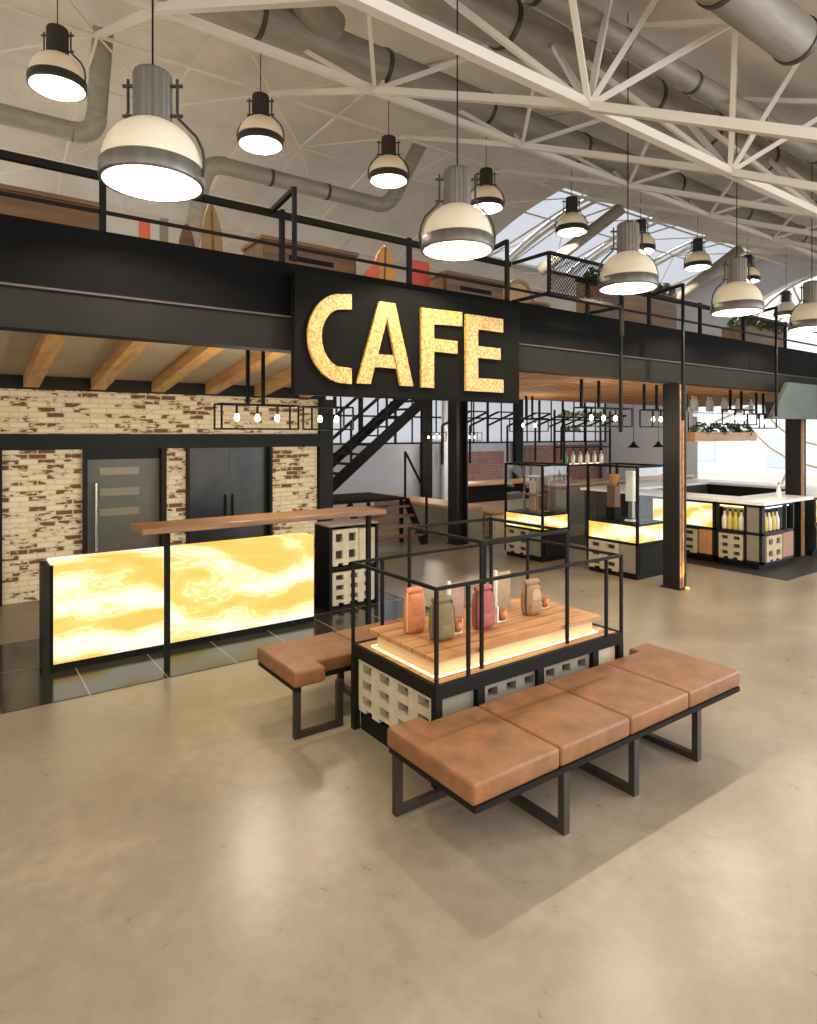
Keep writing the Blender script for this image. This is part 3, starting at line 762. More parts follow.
# ------------------------------------------------------------------ cafe counter and ledge
c = thing('cafe_counter', 'long counter faced with glowing yellow onyx on the dark tiles', 'counter', (2, 6.48, .006))
MB().box(.72, 6.372, .006, 3.30, 6.62, .94).build('carcass', M['black'], c)
MB().box(.66, 6.36, .006, .715, 6.64, .945).build('end_panel', M['steel'], c)
MB().box(.74, 6.345, .075, 1.675, 6.369, .975).build('onyx_panel', M['onyxA'], c)
MB().box(1.68, 6.345, .075, 3.28, 6.369, .975).build('onyx_panel', M['onyxB'], c)
MB().box(.72, 6.372, .943, 1.675, 6.60, .975).build('onyx_top', M['onyxA'], c)
MB().box(1.68, 6.372, .943, 3.28, 6.60, .975).build('onyx_top', M['onyxB'], c)
t = thing('bar_ledge', 'raised wooden bar ledge on slim black posts before the glowing counter', 'bar table', (2.6, 5.8, .006))
MB().box(1.30, 5.58, 1.255, 3.74, 6.03, 1.305).build('plank', M['walnut'], t, bevel=.006)
for u in (1.56, 3.66): 
    MB().box(u-.022, 5.79, .006, u+.022, 5.834, 1.253).build('leg', M['black'], t)
MB().box(1.45, 5.8, 1.225, 3.7, 5.83, 1.253).build('bearer', M['black'], t)

# perforated block panels
def block_panel(mbs, o, ax, w, h, nx, nz, depth=.05, inw=None, foot=True):
    """grid of block with nx x nz square holes; o = lower corner, ax = unit vector along the face, inw = inward unit vector"""
    o, ax, inw = Vector(o), Vector(ax), Vector(inw)
    def bx(a0, a1, z0, z1, d0, d1, m):
        P = [o+ax*a+inw*d_+Vector((0,0,z)) for z in (z0,z1) for (a,d_) in ((a0,d0),(a1,d0),(a1,d1),(a0,d1))]
        m.add(P, [(0,3,2,1),(4,5,6,7),(0,1,5,4),(1,2,6,5),(2,3,7,6),(3,0,4,7)])
    face, back = mbs
    pw, ph = w/nx, h/nz; hw, hh = pw*.52, ph*.5
    for i in range(nx+1):
        a0 = 0 if i == 0 else i*pw-(pw-hw)/2; a1 = w if i == nx else i*pw+(pw-hw)/2
        bx(a0, a1, 0, h, 0, depth, face)
    for i in range(nx):
        for k in range(nz+1):
            z0 = 0 if k == 0 else k*ph-(ph-hh)/2; z1 = h if k == nz else k*ph+(ph-hh)/2
            bx(i*pw+(pw-hw)/2, i*pw+(pw+hw)/2, z0, z1, 0, depth, face)
    if foot:
        for i in range(nx+1):
            a = min(max(i*pw, pw*.22), w-pw*.22); bx(a-pw*.2, a+pw*.2, -.03, 0, 0, depth, face)
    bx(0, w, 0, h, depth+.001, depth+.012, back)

k = thing('block_cabinet', 'open stack of grey perforated blocks behind the ledge end', 'cabinet', (3.95, 6.75, .006))
mb = MB(); mb.box(3.62, 6.60, .006, 3.655, 6.98, 1.0); mb.box(4.27, 6.60, .006, 4.3, 6.98, 1.0); mb.box(3.655, 6.62, .48, 4.27, 6.98, .51); mb.box(3.655, 6.66, .006, 4.27, 6.98, .03)
mb.box(3.655, 6.93, .03, 4.27, 6.98, .98)
mb.build('frame', M['black'], k)
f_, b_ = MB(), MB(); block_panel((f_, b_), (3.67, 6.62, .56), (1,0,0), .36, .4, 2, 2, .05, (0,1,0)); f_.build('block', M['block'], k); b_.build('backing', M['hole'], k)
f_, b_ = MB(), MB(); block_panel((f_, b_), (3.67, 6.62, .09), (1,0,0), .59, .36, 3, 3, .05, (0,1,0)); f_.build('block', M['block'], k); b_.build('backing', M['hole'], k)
MB().box(4.04, 6.62, .52, 4.265, 6.9, .95).build('side_block', M['block'], k)
MB().box(3.62, 6.60, 1.0, 4.3, 6.98, 1.02).build('lid', M['panel_grey'], k)

# ------------------------------------------------------------------ lanterns
def lantern(c_, ln, n, label, rods=None, axis='x', top_z=2.9, h=.24, dpt=.2, dx=.0, light=0):
    x, y, z = c_
    t = thing('lantern', label, 'lamp', c_, 'black frame lanterns with bare bulbs')
    mb = MB(); L = ln/2; D = dpt/2
    if axis == 'y': L, D = dpt/2, ln/2
    for zz in (z, z+h):
        for sy in (-D, D): mb.bar((x-L,y+sy,zz),(x+L,y+sy,zz),.016)
        for sx in (-L, L): mb.bar((x+sx,y-D,zz),(x+sx,y+D,zz),.016)
    for sx in (-L, L):
        for sy in (-D, D): mb.bar((x+sx,y+sy,z),(x+sx,y+sy,z+h),.016)
    if axis == 'x': mb.bar((x-L,y,z+h),(x+L,y,z+h),.02)
    else: mb.bar((x,y-D,z+h),(x,y+D,z+h),.02)
    mb.build('frame', M['black'], t)
    for i in range(n):
        f = ((i+.5)/n-.5)*ln*.8
        bx, by = (x+f, y) if axis == 'x' else (x, y+f)
        bo = MB().blob([(.075,.006,.006),(.082,.018,.018),(.1,.026,.026),(.125,.022,.022),(.15,.012,.012)], (bx,by,z), 12, 2).build('bulb', M['smallbulb'], t)
        MB().tube([(bx,by,z+.148),(bx,by,z+h)], .013, 8).build('socket', M['black'], bo)
    for q in (rods if rods is not None else (-.08, .08)):
        if axis == 'x': MB().bar((x+q+dx,y,z+h),(x+q+dx,y,top_z),.03).build('hanger', M['black'], t)
        else: MB().bar((x,y+q,z+h),(x,y+q,top_z),.03).build('hanger', M['black'], t)
    if light: point_light('lantern_light', (x,y,z-.03), light, (1,.88,.70), .1, t)
    return t
lantern((2.5, 6.05, 2.15), .8, 3, 'black frame lantern with three bulbs above the glowing counter', top_z=3.1, dx=-.02, light=55)
lantern((3.33, 6.1, 2.15), .5, 2, 'black frame lantern with two bulbs in front of the staircase', top_z=3.1, light=30)
lantern((8.66, 8.2, 2.15), .8, 2, 'far frame lantern with two bulbs right of the column behind the sign', top_z=2.82, light=40)
lantern((7.0, 5.3, 2.2), .95, 3, 'frame lantern with three bulbs under the plank ceiling, left of the timber column', (-.45, -.1), top_z=2.82, light=30)
lantern((8.3, 5.3, 2.2), .7, 3, 'frame lantern whose bulbs glow against the timber faced column', (-.4, -.1), top_z=2.82, light=10)
lantern((10.35, 5.2, 2.25), .7, 2, 'frame lantern over the near corner of the island bar', (-.3, .05), top_z=2.82, light=10)
lantern((11.3, 5.3, 2.2), .6, 2, 'frame lantern in front of the green grey hood column', (-.2, .05), top_z=2.82)
lantern((12.2, 13.9, 1.9), .8, 3, 'tiny far lantern left of the column, under the back wall brackets', top_z=3.6, light=25)
lantern((10.9, 13.9, 1.9), .7, 3, 'tiny far lantern beside the staircase foot', top_z=3.6, light=25)

# ------------------------------------------------------------------ staircase
st = thing('staircase', 'dark steel staircase rising behind the sign', 'staircase', (6.7, 10.6, 0))
u0, z0, u1, z1 = 5.2, .86, 8.35, 3.3
for v in (10.1, 11.0):
    mb = MB(); mb.bar((u0,v,z0),(u1,v,z1), .05, .2); mb.build('stringer', M['black'], st)
n = 14
for i in range(n):
    f = (i+.5)/n; u = u0+(u1-u0)*f; z = z0+(z1-z0)*f
    MB().box(u-.12, 10.12, z+.06, u+.12, 10.98, z+.09).build('tread', M['steel_grey'], st)
mb = MB()
for v in (10.1, 11.0):
    mb.bar((u0,v,z0+.85),(u1,v,z1+.85),.05); mb.bar((u0,v,z0+.45),(u1,v,z1+.45),.03)
    for i in range(5):
        f = i/4; mb.bar((u0+(u1-u0)*f,v,z0+(z1-z0)*f),(u0+(u1-u0)*f,v,z0+.85+(z1-z0)*f),.035)
mb.build('handrail', M['black'], st)
MB().box(5.0, 10.1, .82, 7.2, 11.4, .87).build('landing', M['steel_grey'], st)
for i in range(4):
    MB().box(6.0, 9.62+i*.14, .17+i*.17, 7.3, 9.84+i*.14, .21+i*.17).build('tread', M['walnut'], st)
for u in (6.0, 7.3):
    MB().bar((u,9.6,.02),(u,10.2,.8),.05,.16).build('stringer', M['black'], st)
for u in (5.05, 7.15):
    for v in (10.15, 11.35): MB().bar((u,v,0),(u,v,.82),.06).build('leg', M['black'], st)
mb = MB(); mb.bar((7.35,9.6,.95),(7.35,10.3,1.75),.035); mb.bar((7.35,9.6,.02),(7.35,9.6,.95),.035); mb.bar((7.35,10.3,.8),(7.35,10.3,1.75),.035)
mb.build('handrail', M['black'], st)

# low counter and far wooden shelf behind the column
k = thing('low_counter', 'low pale counter with a wooden top left of the column behind the sign', 'counter', (8.3, 11, 0))
MB().box(8.1, 9.5, 0, 8.7, 12.6, .61).build('base', M['panel_grey'], k); MB().box(8.05, 9.48, .612, 8.75, 12.62, .66).build('worktop', M['oak'], k)
k = thing('far_table', 'long far table with a wooden top right of the column behind the sign', 'table', (11, 11, 0))
MB().box(9.6, 11.0, .9, 13.2, 11.7, .95).build('table_top', M['oak'], k)
mb = MB().box(9.7, 11.1, .5, 13.1, 11.6, .898); mb.build('apron', M['black'], k)
for u in (9.75, 13.05):
    for v in (11.15, 11.55): MB().bar((u,v,0),(u,v,.5),.06).build('leg', M['black'], k)
k = thing('block_stool', 'block stool with a round wooden seat beside the far column', 'stool', (9.0, 9.6, 0))
f_, b_ = MB(), MB(); block_panel((f_, b_), (8.78, 9.72, .05), (0,-1,0), .42, .42, 2, 3, .05, (1,0,0)); f_.box(8.84, 9.3, .02, 9.2, 9.72, .47); f_.build('block', M['block'], k)
b_.build('backing', M['hole'], k)
MB().lathe([(.001,.48),(.2,.48),(.21,.5),(.21,.53),(.001,.54)], (9.0,9.51,0), 20).build('seat', M['oak'], k)

# ------------------------------------------------------------------ display cases
def case(u, v, wu, wv, label, zb1, zb2, ztop):
    t = thing('display_case', label, 'display case', (u+wu/2, v+wv/2, 0))
    mb = MB().box(u+.03, v+.03, 0, u+wu-.03, v+wv-.03, .08); mb.build('plinth', M['black'], t)
    MB().box(u+.07, v+.07, .08, u+wu-.01, v+wv-.01, zb1-.03).build('carcass', M['steel'], t)
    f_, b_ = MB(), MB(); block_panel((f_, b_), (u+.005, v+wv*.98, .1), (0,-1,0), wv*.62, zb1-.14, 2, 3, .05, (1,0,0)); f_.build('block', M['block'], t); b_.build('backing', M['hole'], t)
    MB().box(u+.008, v+.03, .09, u+.06, v+wv*.34, zb1-.04).build('side_panel', M['panel_grey'], t)
    MB().box(u+.07, v+.008, .09, u+wu-.03, v+.06, zb1-.04).build('side_panel', M['steel_grey'], t)
    MB().box(u+.012, v+.012, zb1, u+wu-.012, v+wv-.012, zb2).build('lit_band', M['onyxS'], t)
    fr = MB().box(u, v, zb1-.03, u+wu, v+wv, zb1-.001); fr.box(u, v, zb2+.001, u+wu, v+wv, zb2+.02)
    for a in (u, u+wu-.035):
        for b in (v, v+wv-.035): fr.box(a, b, .08, a+.035, b+.035, ztop)
    for b in (v, v+wv-.035): fr.box(u+.035, b, ztop-.03, u+wu-.035, b+.03, ztop)
    for a in (u, u+wu-.035): fr.box(a, v+.035, ztop-.03, a+.03, v+wv-.035, ztop)
    fr.build('frame', M['black'], t)
    g = MB()
    g.box(u+.015, v+.036, zb2+.022, u+.02, v+wv-.036, ztop-.031); g.box(u+.036, v+.015, zb2+.022, u+wu-.036, v+.02, ztop-.031)
    g.build('glass', M['glass'], t)
    return t
case(7.97, 5.45, .75, .9, 'glass display case with a glowing onyx band beside the timber faced column', .53, .77, 1.64)
case(7.83, 7.12, .66, .88, 'smaller glass display case with a glowing band, farther back and to the left', .53, .75, 1.6)
def tower(u, v, z, w, h, m, name, label, cat):
    t = thing(name, label, cat, (u, v, z))
    MB().box(u-w*1.1, v-w*1.1, z, u+w*1.1, v+w*1.1, z+.025).build('foot', M['white_paint'] if m == 'white_paint' else M['black'], t)
    MB().box(u-w*.55, v-w*.55, z+.025, u+w*.55, v+w*.55, z+h*.4).build('stem', M['chrome'] if m == 'white_paint' else M[m], t)
    MB().box(u-w, v-w, z+h*.4, u+w, v+w, z+h).build('body', M[m], t, bevel=.01)
tower(8.3, 5.78, .792, .065, .75, 'white_paint', 'brew_tower', 'white brewing tower inside the near display case', 'machine')
t = thing('coffee_grinder', 'brown coffee grinder with a hopper inside the near display case', 'machine', (8.3, 6.1, .792))
MB().box(8.22, 6.02, .792, 8.38, 6.18, .98).build('base', M['black'], t); MB().box(8.23, 6.03, .98, 8.37, 6.17, 1.3).build('body', M['laptop'], t)
MB().lathe([(.04,1.3),(.05,1.32),(.085,1.46),(.085,1.48),(.001,1.48)], (8.3,6.1,0), 16).build('hopper', M['panel_orange'], t)
t = thing('wooden_locker', 'dark wooden rack with a pale card inside the farther display case', 'rack', (8.15, 7.55, .772))
mb = MB(); mb.box(8.0, 7.4, .772, 8.3, 7.72, .8); mb.box(8.0, 7.4, 1.35, 8.3, 7.72, 1.38); mb.box(8.0, 7.4, .8, 8.03, 7.43, 1.35); mb.box(8.0, 7.69, .8, 8.03, 7.72, 1.35); mb.box(8.27, 7.4, .8, 8.3, 7.72, 1.35); mb.box(8.0, 7.43, 1.05, 8.27, 7.69, 1.08)
mb.build('frame', M['laptop'], t); MB().box(8.05, 7.5, .802, 8.09, 7.62, 1.04).build('card', M['panel_orange'], t); MB().box(8.05, 7.5, 1.085, 8.09, 7.62, 1.3).build('card', M['swatch_beige'], t)

# ------------------------------------------------------------------ island bar
w = MB()
OU0, OU1, OV0, OV1, IU0, IU1, IV0, IV1 = 9.98, 14.2, 4.65, 8.1, 10.72, 13.35, 5.4, 7.4
for x0,y0,x1,y1 in ((OU0,OV0,11.70,IV0),(12.04,OV0,OU1,IV0),(11.70,5.22,12.04,IV0),(OU0,IV1,OU1,OV1),(OU0,IV0,IU0,IV1),(IU1,IV0,OU1,IV1)): w.box(x0,y0,1.012,x1,y1,1.055)
tag(w.build('bar_worktop', M['white']), 'white worktop running round the island bar at right', 'worktop')
def bar_unit(label): return thing('bar_unit', label, 'cabinet', (10.4, 5, .01))
def frame_face_u(mb, v0, v1, zs, u=10.03, d=.05, vs=()):
    for z in zs: mb.box(u, v0, z, u+d, v1, z+.04)
    for v in (v0,)+tuple(vs)+(v1-.04,): mb.box(u, v, .1, u+d, v+.04, 1.0)
t = bar_unit('bar unit with a glowing onyx panel over blocks and an orange panel')
mb = MB(); frame_face_u(mb, 5.44, 6.6, (.1,.54,.97)); mb.box(10.08, 5.44, .1, 10.7, 6.6, 1.01); mb.build('carcass', M['steel'], t)
MB().box(10.1, 5.5, .009, 10.68, 6.6, .1).build('plinth', M['black'], t)
MB().box(10.04, 5.49, .585, 10.075, 6.56, .965).build('lit_panel', M['onyxS'], t)
f_, b_ = MB(), MB(); block_panel((f_, b_), (10.02, 6.56, .16), (0,-1,0), .82, .36, 3, 3, .045, (1,0,0)); f_.build('block', M['block'], t); b_.build('backing', M['hole'], t)
MB().box(10.03, 5.49, .145, 10.07, 5.71, .535).build('orange_panel', M['panel_orange'], t)
t = bar_unit('corner bar unit with bottle niches over perforated blocks')
mb = MB(); frame_face_u(mb, 4.7, 5.42, (.1,.54,.97), vs=(4.94,))
mb.box(10.2, 4.85, .1, 10.7, 5.42, 1.01); mb.box(10.06, 4.72, .53, 11.1, 5.42, .56); mb.box(10.06, 4.72, .1, 10.7, 5.42, .13)
for u in (10.08, 10.8, 11.06): mb.box(u, 4.7, .1, u+.04, 4.75, 1.0)
for z in (.1,.54,.97): mb.box(10.08, 4.7, z, 11.1, 4.75, z+.04)
mb.box(10.7, 4.86, .1, 11.1, 5.38, 1.01)
mb.build('carcass', M['steel'], t)
MB().box(10.1, 4.78, .009, 11.05, 5.42, .1).build('plinth', M['black'], t)
f_, b_ = MB(), MB(); block_panel((f_, b_), (10.02, 5.37, .16), (0,-1,0), .38, .36, 2, 3, .045, (1,0,0)); f_.build('block', M['block'], t); b_.build('backing', M['hole'], t)
f_, b_ = MB(), MB(); block_panel((f_, b_), (10.16, 4.69, .16), (1,0,0), .5, .36, 2, 2, .045, (0,1,0)); f_.build('block', M['block'], t); b_.build('backing', M['hole'], t)
MB().box(10.03, 4.75, .145, 10.075, 4.93, .535).build('grey_panel', M['panel_grey'], t); MB().box(10.03, 4.75, .585, 10.075, 4.93, .965).build('grey_panel', M['panel_grey'], t)
MB().box(10.70, 4.695, .145, 11.05, 4.73, .535).build('pink_panel', M['panel_pink'], t)
MB().box(10.185, 4.98, .57, 10.198, 5.38, .96).build('niche_back', M['panel_grey'], t)
MB().box(10.09, 4.95, .94, 10.19, 5.4, .965).build('niche_light', emit('niche_glow', (255,220,150), 2.2), t)
MB().box(10.14, 4.76, .94, 11.04, 4.84, .965).build('niche_light', emit('niche_glow_cool', (230,240,250), 2.2), t)
t = bar_unit('bar unit with a glowing onyx panel right of the second timber column')
t.location = (13, 5, .01)
mb = MB().box(12.0, 4.76, .1, 14.15, 5.38, 1.01); mb.build('carcass', M['steel'], t)
MB().box(12.05, 4.71, .585, 14.0, 4.75, .965).build('lit_panel', M['onyxS'], t)
f_, b_ = MB(), MB(); block_panel((f_, b_), (12.05, 4.7, .16), (1,0,0), 1.4, .36, 5, 3, .045, (0,1,0)); f_.build('block', M['block'], t); b_.build('backing', M['hole'], t)
MB().box(12.03, 4.8, .009, 14.1, 5.36, .1).build('plinth', M['black'], t)
t = bar_unit('dark rear units closing the ring of the island bar'); t.location = (12, 7, .01)
MB().box(10.04, 7.42, .009, 14.15, 8.05, 1.01).build('carcass', M['hole'], t)
MB().box(13.38, 5.42, .009, 14.15, 7.40, 1.01).build('carcass', M['steel'], t)
MB().box(10.06, 6.62, .009, 10.7, 7.4, 1.01).build('carcass', M['steel'], t)

def bottle(loc, m, sc, label, group):
    t = thing('bottle', label, 'bottle', loc, group)
    MB().lathe([(.001,0),(.04*sc,0),(.042*sc,.01*sc),(.042*sc,.17*sc),(.034*sc,.2*sc),(.016*sc,.235*sc),(.015*sc,.29*sc)], loc, 14).build('body', M[m], t)
    MB().lathe([(.017*sc,.285*sc),(.018*sc,.32*sc),(.001,.321*sc)], loc, 10).build('cap', M['black'], t)
    return t
for i, v in enumerate((5.33, 5.24, 5.15, 5.06)):
    bottle((10.125, v, .582), ('bottle','bottle_amber','bottle_amber','bottle')[i], 1.0, 'pale bottle in the left facing niche of the bar corner, %s from the column side' % ['first','second','third','fourth'][i], 'bottles in the left niche of the bar corner')
for i, u in enumerate((10.2, 10.33, 10.46, 10.59, 10.72)):
    bottle((u, 4.80, .582), ('bottle','bottle_amber','bottle','bottle_amber','bottle')[i], 1.0, 'bottle in the front facing niche at the bar corner, %s from the corner' % ['first','second','third','fourth','fifth'][i], 'bottles in the front niche of the bar corner')
bottle((10.9, 4.85, 1.056), 'white_paint', .8, 'white bottle standing alone on the white worktop by the column', None)

# hanging shelf with bottles and planter above the bar
t = thing('bottle_shelf', 'thin hanging shelf carrying bottles above the island bar', 'shelf', (11.6, 6.2, 2.48))
MB().box(10.45, 6.05, 2.48, 12.85, 6.38, 2.5).build('board', M['chrome'], t)
mb = MB()
for u in (10.5, 12.8): mb.bar((u,6.2,2.5),(u,6.2,2.82),.02)
mb.build('hanger', M['black'], t)
for i in range(9):
    bottle((10.62+i*.26, 6.2+(.05 if i % 2 else -.04), 2.501), 'frosted', 1.0, 'pale bottle on the hanging shelf over the bar, %s from the left' % ['first','second','third','fourth','fifth','sixth','seventh','eighth','ninth'][i], 'bottles on the hanging shelf')
def foliage(mb, c_, r, n, size):
    for _ in range(n):
        a, b_, q = random.uniform(0, 2*PI), random.uniform(-.2, 1), random.uniform(.4, 1)**.5
        ce = Vector(c_) + Vector((r[0]*cos(a)*q*math.sqrt(max(0,1-b_*b_)), r[1]*sin(a)*q*math.sqrt(max(0,1-b_*b_)), r[2]*b_*q))
        d1 = Vector((random.gauss(0,1), random.gauss(0,1), random.gauss(0,.8))).normalized()*size
        d2 = d1.cross(Vector((random.gauss(0,1), random.gauss(0,1), random.gauss(0,1)))).normalized()*size*.45
        mb.add([ce-d1, ce+d2, ce+d1*1.1, ce-d2], [(0,1,2,3)])
t = thing('hanging_planter', 'long wooden planter with bushy plants hanging under the bottle shelf', 'planter', (11.6, 6.2, 1.97))
MB().box(10.5, 6.05, 1.97, 12.7, 6.35, 2.13).build('trough', M['oak'], t)
mb = MB()
for u in (10.55, 12.65): mb.bar((u,6.2,2.13),(u,6.2,2.478),.015)
mb.build('hanger', M['black'], t)
for u in (10.9, 11.5, 12.0, 12.45):
    mb = MB(); foliage(mb, (u,6.2,2.12), (.26,.16,.2), 170, .04); mb.build('plant', M['leaf_dark' if u in (11.5,12.0) else 'leaf'], t)

# green grey hood
t = thing('extractor_hood', 'green grey sheet metal hood over the bar at the right edge', 'hood', (11, 4.5, 2.35))
mb = MB(); mb.prism([(9.95,2.33),(12.6,2.35),(12.6,2.9),(10.5,2.9)], (0,4.53,0), (1,0,0), (0,0,1), (0,.06,0)); mb.build('front_sheet', M['patina'], t)
mb = MB(); mb.add([(9.95,4.6,2.33),(12.6,4.6,2.35),(12.6,4.79,2.6),(10.3,4.79,2.6)],[(0,1,2,3)]); mb.build('soffit', M['steel'], t, solid=.01)

# ------------------------------------------------------------------ far back-bar shelf with plants
t = thing('back_bar', 'far dark bar counter with a wooden top behind the display cases', 'counter', (14, 10.5, 0))
MB().box(11.0, 9.6, 0, 16.5, 10.2, .93).build('carcass', M['panel_grey'], t); MB().box(10.95, 9.55, .932, 16.55, 10.25, .98).build('worktop', M['oak'], t)
t = thing('tall_shelf', 'tall dark shelf frame with plants and glassware far behind the display cases', 'shelf', (13.2, 10.55, 0))
mb = MB()
for u in (12.2, 14.0):
    for v in (10.4, 10.7): mb.bar((u,v,0),(u,v,2.7),.04)
for z in (1.3, 1.75, 2.15, 2.5): mb.box(12.2, 10.38, z, 14.0, 10.72, z+.03)
mb.build('frame', M['black'], t)
MB().box(12.3, 10.65, 1.335, 13.9, 10.7, 1.345).build('light_strip', emit('shelf_glow', (240,250,235), 3), t)
for u, z in ((12.5,2.54), (13.0,2.54), (13.5,2.54), (12.7,2.19)):
    mb = MB(); foliage(mb, (u,10.55,z), (.28,.15,.14), 90, .05); mb.build('plant', M['leaf'], t)
for i in range(6):
    bottle((12.4+i*.28, 10.52, 1.331), 'bottle_green' if i == 0 else 'bottle', 1.2, ['green bottle on the lit back shelf', 'pale bottle on the lit back shelf, next to the green one', 'pale bottle on the lit back shelf, second from the green one', 'pale bottle on the lit back shelf, third from the green one', 'pale bottle on the lit back shelf, fourth from the green one', 'pale bottle on the lit back shelf, farthest from the green one'][i], 'bottles on the lit back shelf')
for i, (u, v) in enumerate(((15.4, 9.9), (14.3, 9.9))):
    t = thing('cone_pendant', ['small black cone pendant nearest the timber column, far back', 'small black cone pendant over the far bar, left of its twin'][i], 'lamp', (u, v, 1.75), 'black cone pendants over the far bar')
    MB().lathe([(.16,1.75),(.06,1.83),(.03,1.9),(.001,1.91)], (u,v,0), 16).build('shade', M['black'], t, solid=.004); MB().tube([(u,v,1.9),(u,v,3.4)], .008, 6).build('cord', M['black'], t)

# ------------------------------------------------------------------ mezzanine furniture
def cabinet(u0, u1, v, label, h=.5):
    t = thing('wooden_cabinet', label, 'cabinet', ((u0+u1)/2, v, 3.521))
    MB().box(u0, v, 3.521, u1, v+.5, 3.521+h-.04).build('body', M['mezzwood'], t)
    MB().box(u0-.02, v-.02, 3.521+h-.038, u1+.02, v+.52, 3.521+h).build('top', M['mezzwood'], t)
    MB().box((u0+u1)/2-.25, v-.008, 3.521+h-.2, (u0+u1)/2+.25, v-.002, 3.521+h-.15).build('slot', M['black'], t)
cabinet(-1.0, 1.02, 5.8, 'long brown wooden cabinet on the mezzanine at far left')
cabinet(2.45, 3.5, 5.8, 'brown wooden cabinet on the mezzanine above the left end of the sign')
cabinet(4.74, 5.66, 5.8, 'brown wooden cabinet on the mezzanine above the letter E')
def surf(u, v, w, h, m, label, tilt=0):
    mb = MB(); pl = []
    for i in range(28):
        a = 2*PI*i/28; y = sin(a); x = cos(a)*(1-.25*max(0,y)**2); pl.append((x*w/2, h/2+y*h/2))
    o = Vector((u, v, 3.523)); ax = Vector((1,0,0)); ay = Vector((sin(tilt),.12,cos(tilt))).normalized()
    t = thing('surfboard', label, 'surfboard', (u, v, 3.523))
    mb.prism(pl, o, ax, ay, Vector((0,.05,0))); mb.build('board', M[m], t, bevel=.012)
    mb = MB(); mb.prism([(-.012,.03),(.012,.03),(.012,h-.03),(-.012,h-.03)], o-Vector((0,.004,0)), ax, ay, Vector((0,.004,0))); mb.build('stringer_line', M['mezzwood'], t)
surf(2.05, 6.0, .2, .82, 'surf_tan', 'tan board leaning upright on the mezzanine behind the nearest big lamp')
surf(1.84, 6.1, .16, .6, 'mezzwood', 'shorter brown board beside the tan board on the mezzanine')
surf(3.98, 6.0, .3, .76, 'surf_orange', 'amber pointed board standing on the mezzanine above the letter A', .12)
def card(u, v, w, h, m, label, name='standing_card'):
    t = thing(name, label, 'display board', (u, v, 3.521)); MB().box(u-w/2, v, 3.521, u+w/2, v+.03, 3.521+h).build('face', M[m], t)
    mb = MB(); mb.bar((u,v+.03,3.521+h*.7),(u,v+.22,3.526),.02); mb.build('strut', M['black'], t)
card(4.5, 6.0, .28, .62, 'red', 'red upright panel on the mezzanine behind the second big lamp')
card(1.42, 6.0, .09, .5, 'orange', 'small orange panel on the mezzanine right of the left cabinet')
card(1.6, 6.05, .07, .56, 'panel_grey', 'narrow grey panel on the mezzanine next to the small orange one')
t = thing('sail_flag', 'small red triangular flag on the mezzanine above the letter C', 'flag', (3.55, 5.6, 3.521))
mb = MB(); mb.prism([(3.3,3.525),(3.66,3.525),(3.66,3.96)], (0,5.62,0), (1,0,0), (0,0,1), (0,.02,0)); mb.build('cloth', M['orange'], t); MB().bar((3.67,5.63,3.521),(3.67,5.63,4.0),.015).build('pole', M['surf_tan'], t)
t = thing('rattan_chair', 'round backed rattan chair on the mezzanine beside the wire mesh cage', 'chair', (6.35, 6.0, 3.521))
mb = MB(); mb.tube([(6.35+.26*cos(a), 6.2+.0*a, 3.9+.3*sin(a)) for a in [2*PI*i/24 for i in range(25)]], .035, 8); mb.build('back_hoop', M['surf_tan'], t)
MB().prism([(6.35+.24*cos(2*PI*i/24), 3.9+.28*sin(2*PI*i/24)) for i in range(24)], (0,6.19,0), (1,0,0), (0,0,1), (0,.02,0)).build('back_weave', M['swatch_beige'], t)
MB().lathe([(.001,.28),(.25,.28),(.26,.31),(.001,.33)], (6.35,5.98,3.521), 20).build('seat', M['surf_tan'], t)
for dx_, dy in ((-.18,-.16),(.18,-.16),(-.18,.16),(.18,.16)): MB().tube([(6.35+dx_,5.98+dy,3.521),(6.35+dx_*.8,5.98+dy*.8,3.8)], .018, 6).build('leg', M['surf_tan'], t)
def planter(u0, u1, v, h, label, m='mezzwood'):
    t = thing('planter_box', label, 'planter', ((u0+u1)/2, v, 3.521))
    MB().box(u0, v, 3.521, u1, v+.4, 3.521+h).build('box', M[m], t)
    MB().box(u0-.25, v-.22, 3.56, u1+.1, v-.02, 3.6).build('bench_board', M['oak'], t)
    mb = MB()
    for i in range(6): foliage(mb, (u0+.15+(u1-u0-.3)*i/5, v+.15, 3.521+h), (.22,.2,.2), 130, .05)
    mb.build('plant', M['leaf_dark'], t)
planter(7.3, 9.2, 5.6, .74, 'wooden planter box with dark greenery behind the third big lamp')
planter(11.3, 12.9, 5.6, .5, 'brown wooden planter box on the mezzanine against the arched window')

# ------------------------------------------------------------------ display table with cage
T = thing('display_table', 'low display table with wooden top, block sides and black frame between the benches', 'table', (3.23, 3.44, 0))
U0, U1, V0_, V1 = 2.33, 4.13, 2.95, 3.93
mb = MB().box(U0+.01, V0_+.01, .56, U1-.01, V1-.01, .60); mb.build('table_top', M['oakp'], T)
mb = MB()
for z in (.52,):
    for v in (V0_, V1-.03): mb.box(U0, v, z, U1, v+.03, .605)
    for u in (U0, U1-.03): mb.box(u, V0_+.03, z, u+.03, V1-.03, .605)
mb.build('edge_frame', M['rail'], T)
for u in (U0, U1-.045):
    for v in (V0_, V1-.045): MB().box(u-.003, v-.003, 0, u+.045, v+.045, .52).build('leg', M['rail'], T)
for u in (2.66, 3.2, 3.78): MB().box(u, V0_+.0, .03, u+.06, V0_+.04, .52).build('leg', M['rail'], T)
MB().box(U0+.05, V0_+.05, 0, U1-.05, V1-.05, .13).build('plinth', M['black'], T)
MB().box(U0+.12, V0_+.12, .131, U1-.12, V1-.12, .55).build('carcass', M['hole'], T)
